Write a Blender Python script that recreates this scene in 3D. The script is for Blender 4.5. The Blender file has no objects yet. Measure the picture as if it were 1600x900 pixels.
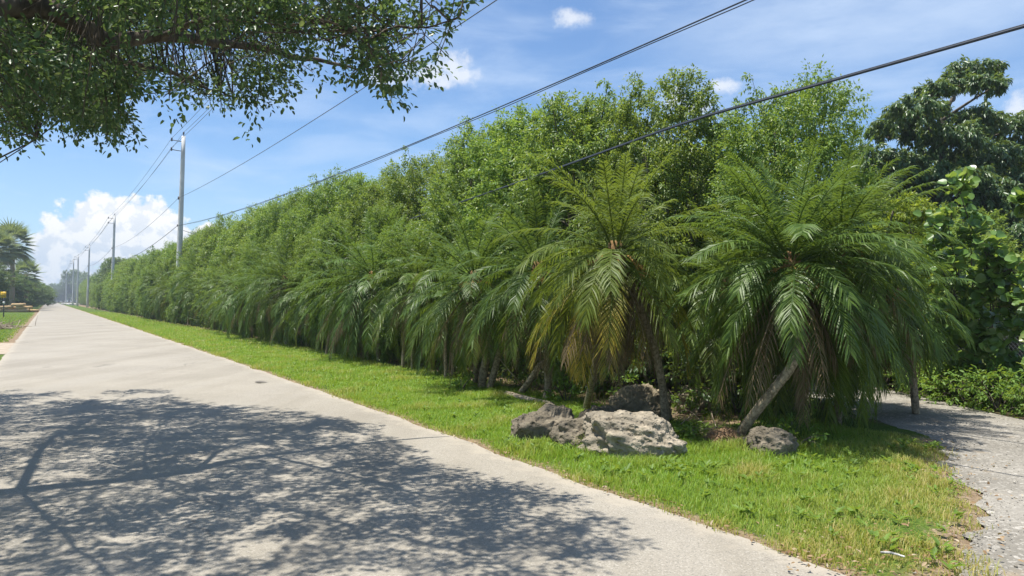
import bpy, bmesh, math, random
import numpy as np
from mathutils import Vector, noise as mnoise

rng = np.random.default_rng(7)
random.seed(7)
SC = bpy.context.scene
COL = SC.collection
R = math.radians

# ------------------------------------------------------------------ camera
CAM_H, FPX, HOR = 1.6, 1164.0, 469.0
cam_d = bpy.data.cameras.new("camera")
cam = bpy.data.objects.new("camera", cam_d)
COL.objects.link(cam)
cam_d.sensor_width = 36.0
cam_d.lens = 36.0 * FPX / 1600.0
cam_d.clip_start, cam_d.clip_end = 0.05, 6000
PITCH = math.atan((HOR - 450) / FPX)
cam.location = (0, 0, CAM_H)
cam.rotation_euler = (math.pi / 2 + PITCH, 0, 0)
SC.camera = cam

# ------------------------------------------------------------------ sun, sky, exposure
SUN_EL = 76.0
SUN_H = np.array([-0.96, -0.20])                      # horizontal direction towards the sun
SUN_H = SUN_H / np.linalg.norm(SUN_H)
SUN_AZ = math.atan2(SUN_H[0], SUN_H[1])
SUNV = np.array([SUN_H[0] * math.cos(R(SUN_EL)), SUN_H[1] * math.cos(R(SUN_EL)), math.sin(R(SUN_EL))])
sun_d = bpy.data.lights.new("sun", "SUN")
sun_d.energy, sun_d.angle, sun_d.color = 4.6, R(0.53), (1.0, 0.955, 0.87)
sun = bpy.data.objects.new("sun", sun_d)
COL.objects.link(sun)
sun.rotation_euler = Vector(SUNV).to_track_quat("Z", "Y").to_euler()
sun.location = (0, 0, 40)
vs = SC.view_settings
vs.view_transform, vs.look, vs.gamma, vs.exposure = "Standard", "None", 1.0, 0.72
try:
    vs.use_curve_mapping = False
except Exception:
    pass
SC.cycles.max_bounces = 7
SC.cycles.diffuse_bounces = 4
SC.cycles.glossy_bounces = 2
SC.cycles.transmission_bounces = 5
SC.cycles.volume_bounces = 0
SC.cycles.sample_clamp_indirect = 6.0


class Nodes:
    """small shader-graph writer"""

    def __init__(self, tree):
        self.t = tree

    def n(self, kind, **kw):
        o = self.t.nodes.new(kind)
        for k, v in kw.items():
            setattr(o, k, v)
        return o

    def put(self, sock, v):
        if isinstance(v, bpy.types.NodeSocket):
            self.t.links.new(v, sock)
        else:
            sock.default_value = v

    def math(self, op, a, b=0.0, c=None, clamp=False):
        o = self.n("ShaderNodeMath", operation=op, use_clamp=clamp)
        self.put(o.inputs[0], a)
        self.put(o.inputs[1], b)
        if c is not None:
            self.put(o.inputs[2], c)
        return o.outputs[0]

    def vmath(self, op, a, b=(0, 0, 0)):
        o = self.n("ShaderNodeVectorMath", operation=op)
        self.put(o.inputs[0], a)
        self.put(o.inputs[1], b)
        return o.outputs[0]

    def noise(self, vec, scale, detail=4, rough=0.55, dist=0.0):
        o = self.n("ShaderNodeTexNoise")
        self.put(o.inputs["Vector"], vec)
        o.inputs["Scale"].default_value = scale
        o.inputs["Detail"].default_value = detail
        o.inputs["Roughness"].default_value = rough
        o.inputs["Distortion"].default_value = dist
        return o.outputs["Fac"]

    def voro(self, vec, scale, feature="F1", out="Distance"):
        o = self.n("ShaderNodeTexVoronoi", feature=feature)
        self.put(o.inputs["Vector"], vec)
        o.inputs["Scale"].default_value = scale
        return o.outputs[out]

    def range(self, v, a, b, c=0.0, d=1.0, smooth=True):
        o = self.n("ShaderNodeMapRange")
        o.interpolation_type = "SMOOTHSTEP" if smooth else "LINEAR"
        self.put(o.inputs[0], v)
        for i, x in enumerate((a, b, c, d)):
            self.put(o.inputs[i + 1], x)
        return o.outputs[0]

    def mix(self, f, a, b, kind="MIX"):
        o = self.n("ShaderNodeMix", data_type="RGBA", blend_type=kind)
        self.put(o.inputs[0], f)
        self.put(o.inputs[6], a if isinstance(a, bpy.types.NodeSocket) else tuple(a) + (1,))
        self.put(o.inputs[7], b if isinstance(b, bpy.types.NodeSocket) else tuple(b) + (1,))
        return o.outputs[2]

    def bump(self, h, strength=0.5, dist=0.02):
        o = self.n("ShaderNodeBump")
        o.inputs["Strength"].default_value = strength
        o.inputs["Distance"].default_value = dist
        self.put(o.inputs["Height"], h)
        return o.outputs[0]


# world: Nishita sky and clouds by direction
def px_dir(px, py):
    x, y = (px - 800) / FPX, (450 - py) / FPX
    c, s = math.cos(PITCH), math.sin(PITCH)
    v = np.array([x, c - y * s, s + y * c])
    return v / np.linalg.norm(v)


world = bpy.data.worlds.new("World")
SC.world = world
world.use_nodes = True
world.node_tree.nodes.clear()
W = Nodes(world.node_tree)
sky = W.n("ShaderNodeTexSky", sky_type="NISHITA")
sky.sun_disc = False
sky.sun_elevation, sky.sun_rotation = R(SUN_EL), SUN_AZ
sky.air_density, sky.dust_density, sky.ozone_density = 1.0, 0.6, 3.0
tc = W.n("ShaderNodeTexCoord")
sep = W.n("ShaderNodeSeparateXYZ")
W.put(sep.inputs[0], tc.outputs["Generated"])
az = W.math("ARCTAN2", sep.outputs[0], sep.outputs[1])
el = W.math("ARCSINE", sep.outputs[2])
comb = W.n("ShaderNodeCombineXYZ")
W.put(comb.inputs[0], az)
W.put(comb.inputs[1], el)
flat = comb.outputs[0]


def blob(px, py, rx, ry):
    d = px_dir(px, py)
    a0, e0 = math.atan2(d[0], d[1]), math.asin(d[2])
    u = W.math("DIVIDE", W.math("SUBTRACT", az, a0), rx / FPX)
    v = W.math("DIVIDE", W.math("SUBTRACT", el, e0), ry / FPX)
    q = W.math("ADD", W.math("MULTIPLY", u, u), W.math("MULTIPLY", v, v))
    return W.math("SUBTRACT", 1.0, W.math("SQRT", q))


def clouds(blobs):
    f = None
    for b in blobs:
        g = blob(*b)
        f = g if f is None else W.math("MAXIMUM", f, g)
    return f


fb = W.noise(flat, 46, 6, 0.6)
fb2 = W.noise(W.vmath("ADD", flat, (0.010, -0.012, 0.0)), 46, 6, 0.6)
big = clouds([(165, 345, 62, 40), (130, 372, 60, 40), (225, 345, 55, 36), (195, 385, 110, 46), (110, 400, 70, 42),
              (260, 358, 36, 26), (100, 432, 90, 34), (30, 445, 80, 22), (310, 385, 70, 30), (330, 366, 34, 16)])
cum = W.range(W.math("ADD", big, W.math("MULTIPLY", W.math("SUBTRACT", fb, 0.5), 1.7)), 0.0, 0.30)
small = clouds([(705, 102, 46, 26), (672, 116, 60, 26), (720, 118, 40, 20), (692, 132, 34, 12), (893, 28, 40, 18),
                (1052, 152, 22, 24), (1132, 134, 34, 14), (1085, 170, 40, 16), (1592, 168, 22, 26), (1420, 300, 60, 30), (600, 120, 50, 20)])
fbs = W.noise(flat, 60, 6, 0.62)
sm = W.range(W.math("ADD", small, W.math("MULTIPLY", W.math("SUBTRACT", fbs, 0.5), 1.6)), 0.0, 0.9)
stre = W.n("ShaderNodeMapping")
W.put(stre.inputs[0], flat)
stre.inputs["Scale"].default_value = (1.0, 3.6, 1.0)
stre.inputs["Rotation"].default_value = (0, 0, R(-9))
wisp = W.range(W.noise(stre.outputs[0], 5.5, 7, 0.55, 0.4), 0.34, 0.82, 0.06, 0.55)
haze_band = W.math("MULTIPLY", W.range(blob(1400, 10, 520, 130), 0.0, 0.8), W.range(W.noise(stre.outputs[0], 9, 6, 0.6), 0.25, 0.70, 0.36, 0.60))
wisp = W.math("MAXIMUM", wisp, haze_band)
low = W.range(el, 0.0, 0.30, 0.34, 0.02)
sky_s = W.mix(1.0, sky.outputs[0], (0.069, 0.087, 0.103), "MULTIPLY")
veil = W.math("MAXIMUM", wisp, low)
sky_c = W.mix(veil, sky_s, (0.46, 0.55, 0.68))
# towers are bright towards the sun and grey-blue on their lower, thicker parts
relief = W.range(W.math("SUBTRACT", fb, fb2), -0.10, 0.07)
depth = W.range(el, 0.03, 0.115)
tone = W.math("ADD", W.math("MULTIPLY", relief, 0.45), W.math("MULTIPLY", depth, 0.62), clamp=True)
c_col = W.mix(tone, (0.37, 0.44, 0.54), (0.66, 0.66, 0.665))
sky_c = W.mix(W.math("MULTIPLY", sm, 0.72), sky_c, (0.60, 0.62, 0.65))
sky_c = W.mix(W.math("MULTIPLY", cum, 0.93), sky_c, c_col)
bg = W.n("ShaderNodeBackground")
W.put(bg.inputs[0], sky_c)
bg.inputs[1].default_value = 1.0
wo = W.n("ShaderNodeOutputWorld")
W.put(wo.inputs[0], bg.outputs[0])

# ------------------------------------------------------------------ frames of reference
RD = np.array([-0.52864, 0.84885])       # along the road
RN = np.array([0.84885, 0.52864])        # to the right of the road


def road(off, along, z=0.0):
    p = RN * off + RD * along
    return np.array([p[0], p[1], z])


def gnd(px, py):
    d = px_dir(px, py)
    t = -CAM_H / d[2]
    return np.array([d[0] * t, d[1] * t, 0.0])


def at(px, py, dist):
    """point seen towards a pixel at a depth of dist metres"""
    d = px_dir(px, py)
    return np.array([0, 0, CAM_H]) + d * (dist / d[1])


def project(P):
    P = np.atleast_2d(P)
    x, y, z = P[:, 0], P[:, 1], P[:, 2] - CAM_H
    c, s = math.cos(PITCH), math.sin(PITCH)
    f = y * c + z * s
    u = -y * s + z * c
    f = np.where(np.abs(f) < 1e-4, 1e-4, f)
    return 800 + FPX * x / f, 450 - FPX * u / f, f


def inside(poly, x, y):
    poly = np.asarray(poly)[:, :2]
    r = np.zeros(x.shape, bool)
    n = len(poly)
    for i in range(n):
        x1, y1 = poly[i]
        x2, y2 = poly[(i + 1) % n]
        c = (y1 > y) != (y2 > y)
        r ^= c & (x < (x2 - x1) * (y - y1) / (y2 - y1 + 1e-12) + x1)
    return r


def unit(v):
    v = np.asarray(v, float)
    return v / (np.linalg.norm(v, axis=-1, keepdims=True) + 1e-12)


# ------------------------------------------------------------------ mesh building
class Geo:
    def __init__(self):
        self.V, self.A, self.L, self.T, self.n = [], [], [], [], 0

    def add(self, V, F, age=0.0):
        """V (n,3); F integer array (m,k) or list of such"""
        V = np.asarray(V, float).reshape(-1, 3)
        for f in F if isinstance(F, list) else [F]:
            f = np.asarray(f)
            if len(f):
                self.L.append((f + self.n).ravel())
                self.T.append(np.full(len(f), f.shape[1]))
        self.V.append(V)
        self.A.append(np.broadcast_to(np.asarray(age, float), (len(V),)))
        self.n += len(V)

    def build(self, name, mat, parent=None, smooth=False):
        V = np.concatenate(self.V)
        L = np.concatenate(self.L).astype(np.int32)
        T = np.concatenate(self.T).astype(np.int32)
        me = bpy.data.meshes.new(name)
        me.vertices.add(len(V))
        me.vertices.foreach_set("co", V.ravel())
        me.loops.add(len(L))
        me.loops.foreach_set("vertex_index", L)
        me.polygons.add(len(T))
        st = np.zeros(len(T), np.int32)
        st[1:] = np.cumsum(T)[:-1]
        me.polygons.foreach_set("loop_start", st)
        me.polygons.foreach_set("loop_total", T)
        if smooth:
            me.polygons.foreach_set("use_smooth", np.ones(len(T), bool))
        a = me.attributes.new("age", "FLOAT", "POINT")
        a.data.foreach_set("value", np.concatenate(self.A).astype(np.float32))
        me.update(calc_edges=True)
        me.validate()
        me.materials.append(mat)
        o = bpy.data.objects.new(name, me)
        COL.objects.link(o)
        if parent is not None:
            o.parent = parent
        return o

    def tube(self, P, rad, seg=8, age=0.0, cap=True, knob=None):
        P = np.asarray(P, float)
        n = len(P)
        rad = np.broadcast_to(np.asarray(rad, float), (n,))
        T = unit(np.gradient(P, axis=0))
        up = np.array([0, 0, 1.0]) if abs(T[0][2]) < 0.9 else np.array([1.0, 0, 0])
        U = np.zeros((n, 3))
        u = unit(np.cross(up, T[0]))
        for i in range(n):
            u = unit(u - T[i] * (u @ T[i]))
            U[i] = u
        Vv = np.cross(T, U)
        th = np.linspace(0, 2 * np.pi, seg, endpoint=False)
        rr = rad[:, None] * np.ones((1, seg))
        if knob is not None:
            rr = rr * knob(np.arange(n)[:, None], th[None, :])
        V = P[:, None, :] + rr[..., None] * (np.cos(th)[None, :, None] * U[:, None, :] + np.sin(th)[None, :, None] * Vv[:, None, :])
        i = np.arange(n - 1)[:, None] * seg
        j = np.arange(seg)[None, :]
        k = (j + 1) % seg
        F = np.stack([i + j, i + k, i + seg + k, i + seg + j], -1).reshape(-1, 4)
        Fs = [F]
        if cap:
            Fs += [np.arange(seg)[::-1][None, :], (np.arange(seg) + (n - 1) * seg)[None, :]]
        self.add(V.reshape(-1, 3), Fs, age)

    def box(self, c, s, rz=0.0, tilt=0.0):
        x, y, z = np.array(s) / 2
        V = np.array([[a * x, b * y, d * z] for a in (-1, 1) for b in (-1, 1) for d in (-1, 1)])
        ct, st = math.cos(tilt), math.sin(tilt)
        V = V @ np.array([[1, 0, 0], [0, ct, st], [0, -st, ct]])
        c0, s0 = math.cos(rz), math.sin(rz)
        V = V @ np.array([[c0, s0, 0], [-s0, c0, 0], [0, 0, 1]]) + np.array(c)
        F = np.array([[0, 1, 3, 2], [4, 6, 7, 5], [0, 4, 5, 1], [2, 3, 7, 6], [0, 2, 6, 4], [1, 5, 7, 3]])
        self.add(V, F)

    def leaves(self, P, D, N, L, Wd, kind="oval", age=0.0, fold=0.18):
        """many small leaves at once; D along the leaf, N its upper side"""
        P = np.asarray(P, float)
        n = len(P)
        if n == 0:
            return
        D = unit(D)
        N = unit(N - D * np.sum(N * D, -1, keepdims=True))
        S = np.cross(N, D)
        L = np.broadcast_to(np.asarray(L, float), (n,))
        Wd = np.broadcast_to(np.asarray(Wd, float), (n,))
        if kind == "oval":
            t = np.array([[0, 0, 0], [.30, -.46, fold], [.70, -.38, fold * .5], [1, 0, -.16], [.70, .38, fold * .5], [.30, .46, fold]])
            F = np.array([[0, 1, 2, 3], [0, 3, 4, 5]])
        elif kind == "point":
            t = np.array([[0, 0, 0], [.36, -.5, fold], [1, 0, -.22], [.36, .5, fold]])
            F = np.array([[0, 1, 2], [0, 2, 3]])
        elif kind == "round":
            a = np.linspace(0, 2 * np.pi, 10, endpoint=False)
            t = np.stack([.5 - .5 * np.cos(a), -.5 * np.sin(a) * (1 + .1 * np.cos(a)), .22 * np.abs(np.sin(a)) - .06 * (1 - np.cos(a))], -1)
            F = np.array([[0, 1, 2, 3], [0, 3, 4, 5], [0, 5, 6, 7], [0, 7, 8, 9]])
        V = (P[:, None, :] + D[:, None, :] * (t[:, 0] * L[:, None])[..., None]
             + S[:, None, :] * (t[:, 1] * Wd[:, None])[..., None] + N[:, None, :] * (t[:, 2] * Wd[:, None])[..., None])
        k = len(t)
        FF = (F[None] + (np.arange(n) * k)[:, None, None]).reshape(-1, F.shape[1])
        ag = np.repeat(np.broadcast_to(np.asarray(age, float), (n,)), k)
        self.add(V.reshape(-1, 3), FF, ag)


def tag(o, label, cat, group=None):
    o["label"], o["category"] = label, cat
    if group:
        o["group"] = group
    return o


def thing(name, label, cat, loc=(0, 0, 0), rotz=0.0, group=None):
    o = bpy.data.objects.new(name, None)
    o.empty_display_size = 0.3
    COL.objects.link(o)
    o.location = loc
    o.rotation_euler = (0, 0, rotz)
    return tag(o, label, cat, group)


def setting(o, kind="structure"):
    o["kind"] = kind
    return o


def dup(root, loc, rotz, scale, label, group=None):
    r = root.copy()
    COL.objects.link(r)
    r.location = loc
    r.rotation_euler = (0, 0, rotz)
    r.scale = scale if hasattr(scale, "__len__") else (scale,) * 3
    r["label"] = label
    if group:
        r["group"] = group
    elif "group" in r:
        del r["group"]
    for ch in list(root.children):
        c = ch.copy()
        COL.objects.link(c)
        c.parent = r
        for g in list(ch.children):
            d = g.copy()
            COL.objects.link(d)
            d.parent = c
    return r


def spline(pts, n):
    """Catmull-Rom through pts"""
    pts = np.asarray(pts, float)
    p = np.vstack([2 * pts[0] - pts[1], pts, 2 * pts[-1] - pts[-2]])
    t = np.linspace(0, len(pts) - 1 - 1e-6, n)
    i = t.astype(int)
    u = (t - i)[:, None]
    a, b, c, d = p[i], p[i + 1], p[i + 2], p[i + 3]
    return 0.5 * (2 * b + (c - a) * u + (2 * a - 5 * b + 4 * c - d) * u ** 2 + (3 * b - a - 3 * c + d) * u ** 3)


# ------------------------------------------------------------------ materials
def mat(name):
    m = bpy.data.materials.new(name)
    m.use_nodes = True
    m.node_tree.nodes.clear()
    nn = Nodes(m.node_tree)
    out = nn.n("ShaderNodeOutputMaterial")
    return m, nn, out


def princ(nn, color, rough=0.7, spec=0.3, normal=None):
    p = nn.n("ShaderNodeBsdfPrincipled")
    nn.put(p.inputs["Base Color"], color if isinstance(color, bpy.types.NodeSocket) else tuple(color) + (1,))
    nn.put(p.inputs["Roughness"], rough)
    nn.put(p.inputs["Specular IOR Level"], spec)
    if normal is not None:
        nn.put(p.inputs["Normal"], normal)
    return p


def leaf_mat(name, a, b, c=None, rough=0.45, spec=0.4, trans=0.34, yellow=None, glow=0.4):
    """a/b: two greens picked leaf by leaf, c: a rarer third; yellow: colour where age is 1"""
    m, nn, out = mat(name)
    rnd = nn.n("ShaderNodeNewGeometry").outputs["Random Per Island"]
    col = nn.mix(rnd, a, b)
    if c is not None:
        col = nn.mix(nn.range(rnd, 0.80, 1.0), col, c)
    if yellow is not None:
        at_ = nn.n("ShaderNodeAttribute", attribute_name="age")
        col = nn.mix(at_.outputs["Fac"], col, yellow)
    oi = nn.n("ShaderNodeObjectInfo").outputs["Random"]
    hs = nn.n("ShaderNodeHueSaturation")
    nn.put(hs.inputs["Color"], col)
    nn.put(hs.inputs["Hue"], nn.range(oi, 0, 1, 0.488, 0.510, False))
    nn.put(hs.inputs["Value"], nn.range(nn.math("FRACT", nn.math("MULTIPLY", oi, 7.31)), 0, 1, 0.88, 1.14, False))
    col = hs.outputs[0]
    p = princ(nn, col, rough, spec)
    tr = nn.n("ShaderNodeBsdfTranslucent")
    nn.put(tr.inputs[0], nn.mix(1.0, nn.mix(glow, col, (0.40, 0.46, 0.06)), (1.6, 1.6, 1.2), "MULTIPLY"))
    mx = nn.n("ShaderNodeMixShader")
    mx.inputs[0].default_value = trans
    nn.put(mx.inputs[1], p.outputs[0])
    nn.put(mx.inputs[2], tr.outputs[0])
    nn.put(out.inputs[0], mx.outputs[0])
    return m


def bark_mat(name, a, b, scale=9, stretch=(1, 1, 0.25), rough=0.9, bump=0.6):
    m, nn, out = mat(name)
    tcd = nn.n("ShaderNodeTexCoord").outputs["Object"]
    v = nn.vmath("MULTIPLY", tcd, stretch)
    f = nn.noise(v, scale, 6, 0.65)
    col = nn.mix(nn.range(f, 0.32, 0.68), a, b)
    nn.put(out.inputs[0], princ(nn, col, rough, 0.15, nn.bump(f, bump, 0.02)).outputs[0])
    return m


M = {}
M["canopy"] = leaf_mat("canopy_leaf", (0.042, 0.086, 0.034), (0.080, 0.145, 0.056), (0.16, 0.21, 0.08), 0.38, 0.4, 0.30, glow=.10)
M["fig"] = leaf_mat("fig_leaf", (0.092, 0.168, 0.032), (0.165, 0.252, 0.050), (0.26, 0.31, 0.07), 0.42, 0.40, 0.36, glow=.28)
M["fig_yellow"] = leaf_mat("fig_yellow_leaf", (0.15, 0.21, 0.02), (0.22, 0.26, 0.025), (0.10, 0.16, 0.03), 0.42, 0.4, 0.36)
M["palm"] = leaf_mat("palm_leaflet", (0.052, 0.100, 0.016), (0.108, 0.172, 0.028), None, 0.45, 0.36, 0.30, yellow=(0.30, 0.26, 0.035), glow=.18)
M["palm_light"] = leaf_mat("pale_palm_leaflet", (0.085, 0.135, 0.020), (0.145, 0.205, 0.034), None, 0.50, 0.28, 0.32, yellow=(0.36, 0.28, 0.035), glow=.22)
M["palm_dry"] = leaf_mat("dry_frond", (0.13, 0.085, 0.05), (0.22, 0.16, 0.10), None, 0.8, 0.1, 0.15)
M["grape"] = leaf_mat("sea_grape_leaf", (0.095, 0.185, 0.045), (0.165, 0.275, 0.065), (0.27, 0.32, 0.12), 0.33, 0.5, 0.34)
M["dark"] = leaf_mat("dark_tree_leaf", (0.046, 0.100, 0.034), (0.098, 0.178, 0.058), (0.14, 0.21, 0.075), 0.38, 0.5, 0.25)
M["weed"] = leaf_mat("weed_leaf", (0.09, 0.18, 0.028), (0.16, 0.27, 0.045), None, 0.5, 0.3, 0.35)
M["under"] = leaf_mat("undergrowth_leaf", (0.03, 0.075, 0.018), (0.07, 0.13, 0.03), None, 0.45, 0.4, 0.3)
M["fan"] = leaf_mat("fan_palm_leaf", (0.12, 0.17, 0.09), (0.22, 0.27, 0.15), None, 0.45, 0.4, 0.25, yellow=(0.26, 0.21, 0.10))
M["grass"] = leaf_mat("grass_blade", (0.135, 0.24, 0.022), (0.21, 0.33, 0.036), (0.24, 0.32, 0.07), 0.5, 0.3, 0.35, yellow=(0.38, 0.31, 0.11))
M["litter"] = leaf_mat("fallen_leaf", (0.20, 0.12, 0.06), (0.40, 0.28, 0.16), (0.50, 0.42, 0.30), 0.8, 0.15, 0.1)
M["bark"] = bark_mat("grey_bark", (0.055, 0.045, 0.036), (0.17, 0.14, 0.11))
M["fig_bark"] = bark_mat("fig_bark", (0.07, 0.06, 0.045), (0.20, 0.17, 0.13))
M["palm_bark"] = bark_mat("palm_trunk", (0.15, 0.115, 0.07), (0.42, 0.34, 0.23), 26, (1, 1, 1))
M["pale_wood"] = bark_mat("pale_wood", (0.26, 0.20, 0.14), (0.48, 0.40, 0.30), 14, (1, 1, 1))
M["dead_wood"] = bark_mat("dead_wood", (0.10, 0.08, 0.055), (0.26, 0.21, 0.15), 14, (1, 1, 1))
M["fibre"] = bark_mat("palm_fibre", (0.13, 0.075, 0.03), (0.34, 0.21, 0.10), 40, (1, 1, 0.3))
M["flower"] = bark_mat("flower_stalk", (0.36, 0.20, 0.06), (0.52, 0.33, 0.13), 30, (1, 1, 1))
M["roots"] = bark_mat("fine_roots", (0.16, 0.10, 0.06), (0.34, 0.23, 0.14), 60, (1, 1, 1))
M["concrete"] = bark_mat("pole_concrete", (0.50, 0.49, 0.46), (0.66, 0.65, 0.62), 3, (1, 1, 0.4), 0.85, 0.1)
M["timber"] = bark_mat("cut_timber", (0.34, 0.23, 0.12), (0.50, 0.36, 0.20), 8, (1, 1, 1))


def plain(name, c, rough=0.6, spec=0.3, metal=0.0):
    m, nn, out = mat(name)
    tcd = nn.n("ShaderNodeTexCoord").outputs["Object"]
    f = nn.noise(tcd, 12, 4)
    p = princ(nn, nn.mix(nn.range(f, .3, .7), tuple(x * .82 for x in c), c), rough, spec)
    p.inputs["Metallic"].default_value = metal
    nn.put(out.inputs[0], p.outputs[0])
    return m


M["cable"] = plain("cable_jacket", (0.055, 0.065, 0.085), 0.55)
M["wire"] = plain("wire_metal", (0.12, 0.13, 0.15), 0.5)
M["steel"] = plain("bracket_steel", (0.10, 0.10, 0.11), 0.5)
M["galv"] = plain("galvanised_wire", (0.16, 0.17, 0.17), 0.5, 0.4)
M["sign"] = plain("sign_yellow", (0.62, 0.40, 0.03), 0.45)
M["black"] = plain("sign_black", (0.02, 0.02, 0.02), 0.5)


def rock_mat(name, pale, dark, amount):
    m, nn, out = mat(name)
    tcd = nn.n("ShaderNodeTexCoord").outputs["Object"]
    f = nn.noise(tcd, 2.6, 8, 0.68)
    g = nn.noise(tcd, 11, 6, 0.6)
    pit = nn.voro(nn.vmath("ADD", tcd, (3, 1, 2)), 15)
    pit2 = nn.voro(tcd, 34)
    col = nn.mix(nn.range(f, amount - .12, amount + .14), dark, pale)
    col = nn.mix(nn.range(g, .40, .64), tuple(x * .62 for x in pale), col)
    col = nn.mix(nn.range(nn.noise(tcd, 5, 5), .60, .74, 0, .5), col, (.17, .17, .08))
    h = nn.math("ADD", nn.math("MULTIPLY", nn.range(pit, 0, .42), .8), nn.math("ADD", nn.math("MULTIPLY", g, .9), nn.math("MULTIPLY", nn.range(pit2, 0, .4), .3)))
    nn.put(out.inputs[0], princ(nn, col, .95, .1, nn.bump(h, .9, .035)).outputs[0])
    return m


M["rock_pale"] = rock_mat("pale_limestone", (.43, .37, .28), (.14, .125, .10), .45)
M["rock_dark"] = rock_mat("weathered_limestone", (.27, .23, .17), (.050, .047, .040), .50)
M["rock_brown"] = rock_mat("brown_limestone", (.33, .275, .19), (.10, .085, .055), .46)
M["rock_white"] = rock_mat("white_limestone", (.62, .60, .56), (.36, .34, .30), .40)

# road
m, nn, out = mat("asphalt")
g = nn.n("ShaderNodeNewGeometry").outputs["Position"]
edge = nn.n("ShaderNodeAttribute", attribute_name="age").outputs["Fac"]
fine = nn.noise(g, 95, 3, .7)
agg = nn.voro(g, 120, out="Color")
patch = nn.noise(g, .45, 6, .6)
rot = nn.n("ShaderNodeMapping")
nn.put(rot.inputs[0], g)
rot.inputs["Rotation"].default_value = (0, 0, -math.atan2(-RD[0], RD[1]))
rot.inputs["Scale"].default_value = (1, .06, 1)
track = nn.noise(rot.outputs[0], 1.3, 4, .5)
col = nn.mix(nn.range(patch, .30, .72), (.282, .252, .203), (.358, .322, .262))
col = nn.mix(nn.range(track, .40, .66, 0, .35), col, (.36, .332, .288))
col = nn.mix(nn.range(fine, .35, .65, 0, .30), col, (.15, .138, .12))
aggv = nn.n("ShaderNodeSeparateColor")
nn.put(aggv.inputs[0], agg)
col = nn.mix(nn.range(aggv.outputs[0], .80, .95, 0, .40), col, (.52, .48, .42))
col = nn.mix(nn.range(aggv.outputs[1], .84, .95, 0, .45), col, (.10, .095, .085))
crk = nn.voro(nn.vmath("ADD", g, nn.vmath("SCALE", g)), .35, "DISTANCE_TO_EDGE")
crw = nn.n("ShaderNodeTexVoronoi", feature="DISTANCE_TO_EDGE")
wob = nn.n("ShaderNodeTexNoise")
nn.put(wob.inputs["Vector"], g)
wob.inputs["Scale"].default_value = 2.2
wob.inputs["Detail"].default_value = 5
nn.put(crw.inputs["Vector"], nn.vmath("ADD", g, nn.vmath("MULTIPLY", wob.outputs["Color"], (.9, .9, 0))))
crw.inputs["Scale"].default_value = .34
ck = nn.range(crw.outputs["Distance"], .0, .010, .45, 0)
ck = nn.math("MULTIPLY", ck, nn.range(nn.noise(g, .7, 3), .5, .62))
col = nn.mix(ck, col, (.09, .08, .07))
col = nn.mix(nn.range(track, .34, .52, .22, 0), col, (.20, .18, .15))
col = nn.mix(nn.range(nn.noise(g, 1.7, 6, .7), .62, .74, 0, .30), col, (.19, .17, .145))
en = nn.math("ADD", edge, nn.math("MULTIPLY", nn.math("SUBTRACT", nn.noise(g, 3.5, 6, .65), .5), 1.3))
col = nn.mix(nn.range(en, .55, .95, 0, .6), col, (.40, .35, .28))
h = nn.math("ADD", nn.math("MULTIPLY", fine, .5), nn.math("MULTIPLY", aggv.outputs[2], .35))
nn.put(out.inputs[0], princ(nn, col, .88, .22, nn.bump(h, .5, .006)).outputs[0])
M["road"] = m

# gravel drive
m, nn, out = mat("gravel_track")
g = nn.n("ShaderNodeNewGeometry").outputs["Position"]
v1 = nn.n("ShaderNodeTexVoronoi")
nn.put(v1.inputs["Vector"], g)
v1.inputs["Scale"].default_value = 62
v2 = nn.n("ShaderNodeTexVoronoi")
nn.put(v2.inputs["Vector"], g)
v2.inputs["Scale"].default_value = 30
s1 = nn.n("ShaderNodeSeparateColor")
nn.put(s1.inputs[0], v1.outputs["Color"])
s2 = nn.n("ShaderNodeSeparateColor")
nn.put(s2.inputs[0], v2.outputs["Color"])
big_ = nn.noise(g, .8, 6, .62)
col = nn.mix(nn.range(big_, .35, .66), (.215, .198, .168), (.305, .282, .243))
col = nn.mix(nn.range(s1.outputs[0], .0, 1, 0, .38), col, (.15, .14, .125))
col = nn.mix(nn.range(s1.outputs[1], .80, .97, 0, .6), col, (.45, .42, .37))
col = nn.mix(nn.range(s2.outputs[0], .93, .99, 0, .6), col, (.48, .45, .40))
col = nn.mix(nn.range(nn.noise(g, 2.2, 5), .60, .72, 0, .5), col, (.30, .23, .15))
h = nn.math("ADD", nn.math("MULTIPLY", nn.math("SUBTRACT", 1, v1.outputs["Distance"]), .6), nn.math("MULTIPLY", big_, 1.5))
nn.put(out.inputs[0], princ(nn, col, .95, .05, nn.bump(h, .6, .010)).outputs[0])
M["gravel"] = m

# lawn soil: age 1 = bare sandy dirt
m, nn, out = mat("lawn_soil")
g = nn.n("ShaderNodeNewGeometry").outputs["Position"]
edge = nn.n("ShaderNodeAttribute", attribute_name="age").outputs["Fac"]
f = nn.noise(g, 14, 6, .7)
gcol = nn.mix(nn.range(nn.noise(g, 40, 4, .7), .35, .65), (.045, .085, .014), (.11, .165, .028))
gcol = nn.mix(nn.range(nn.noise(g, 1.1, 5), .48, .70, 0, .55), gcol, (.15, .145, .05))
dcol = nn.mix(nn.range(f, .3, .7), (.13, .088, .052), (.33, .25, .165))
en = nn.math("ADD", edge, nn.math("MULTIPLY", nn.math("SUBTRACT", f, .5), 1.0))
col = nn.mix(nn.range(en, .35, .70), gcol, dcol)
nn.put(out.inputs[0], princ(nn, col, .95, .1, nn.bump(f, .8, .03)).outputs[0])
M["lawn"] = m

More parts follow.
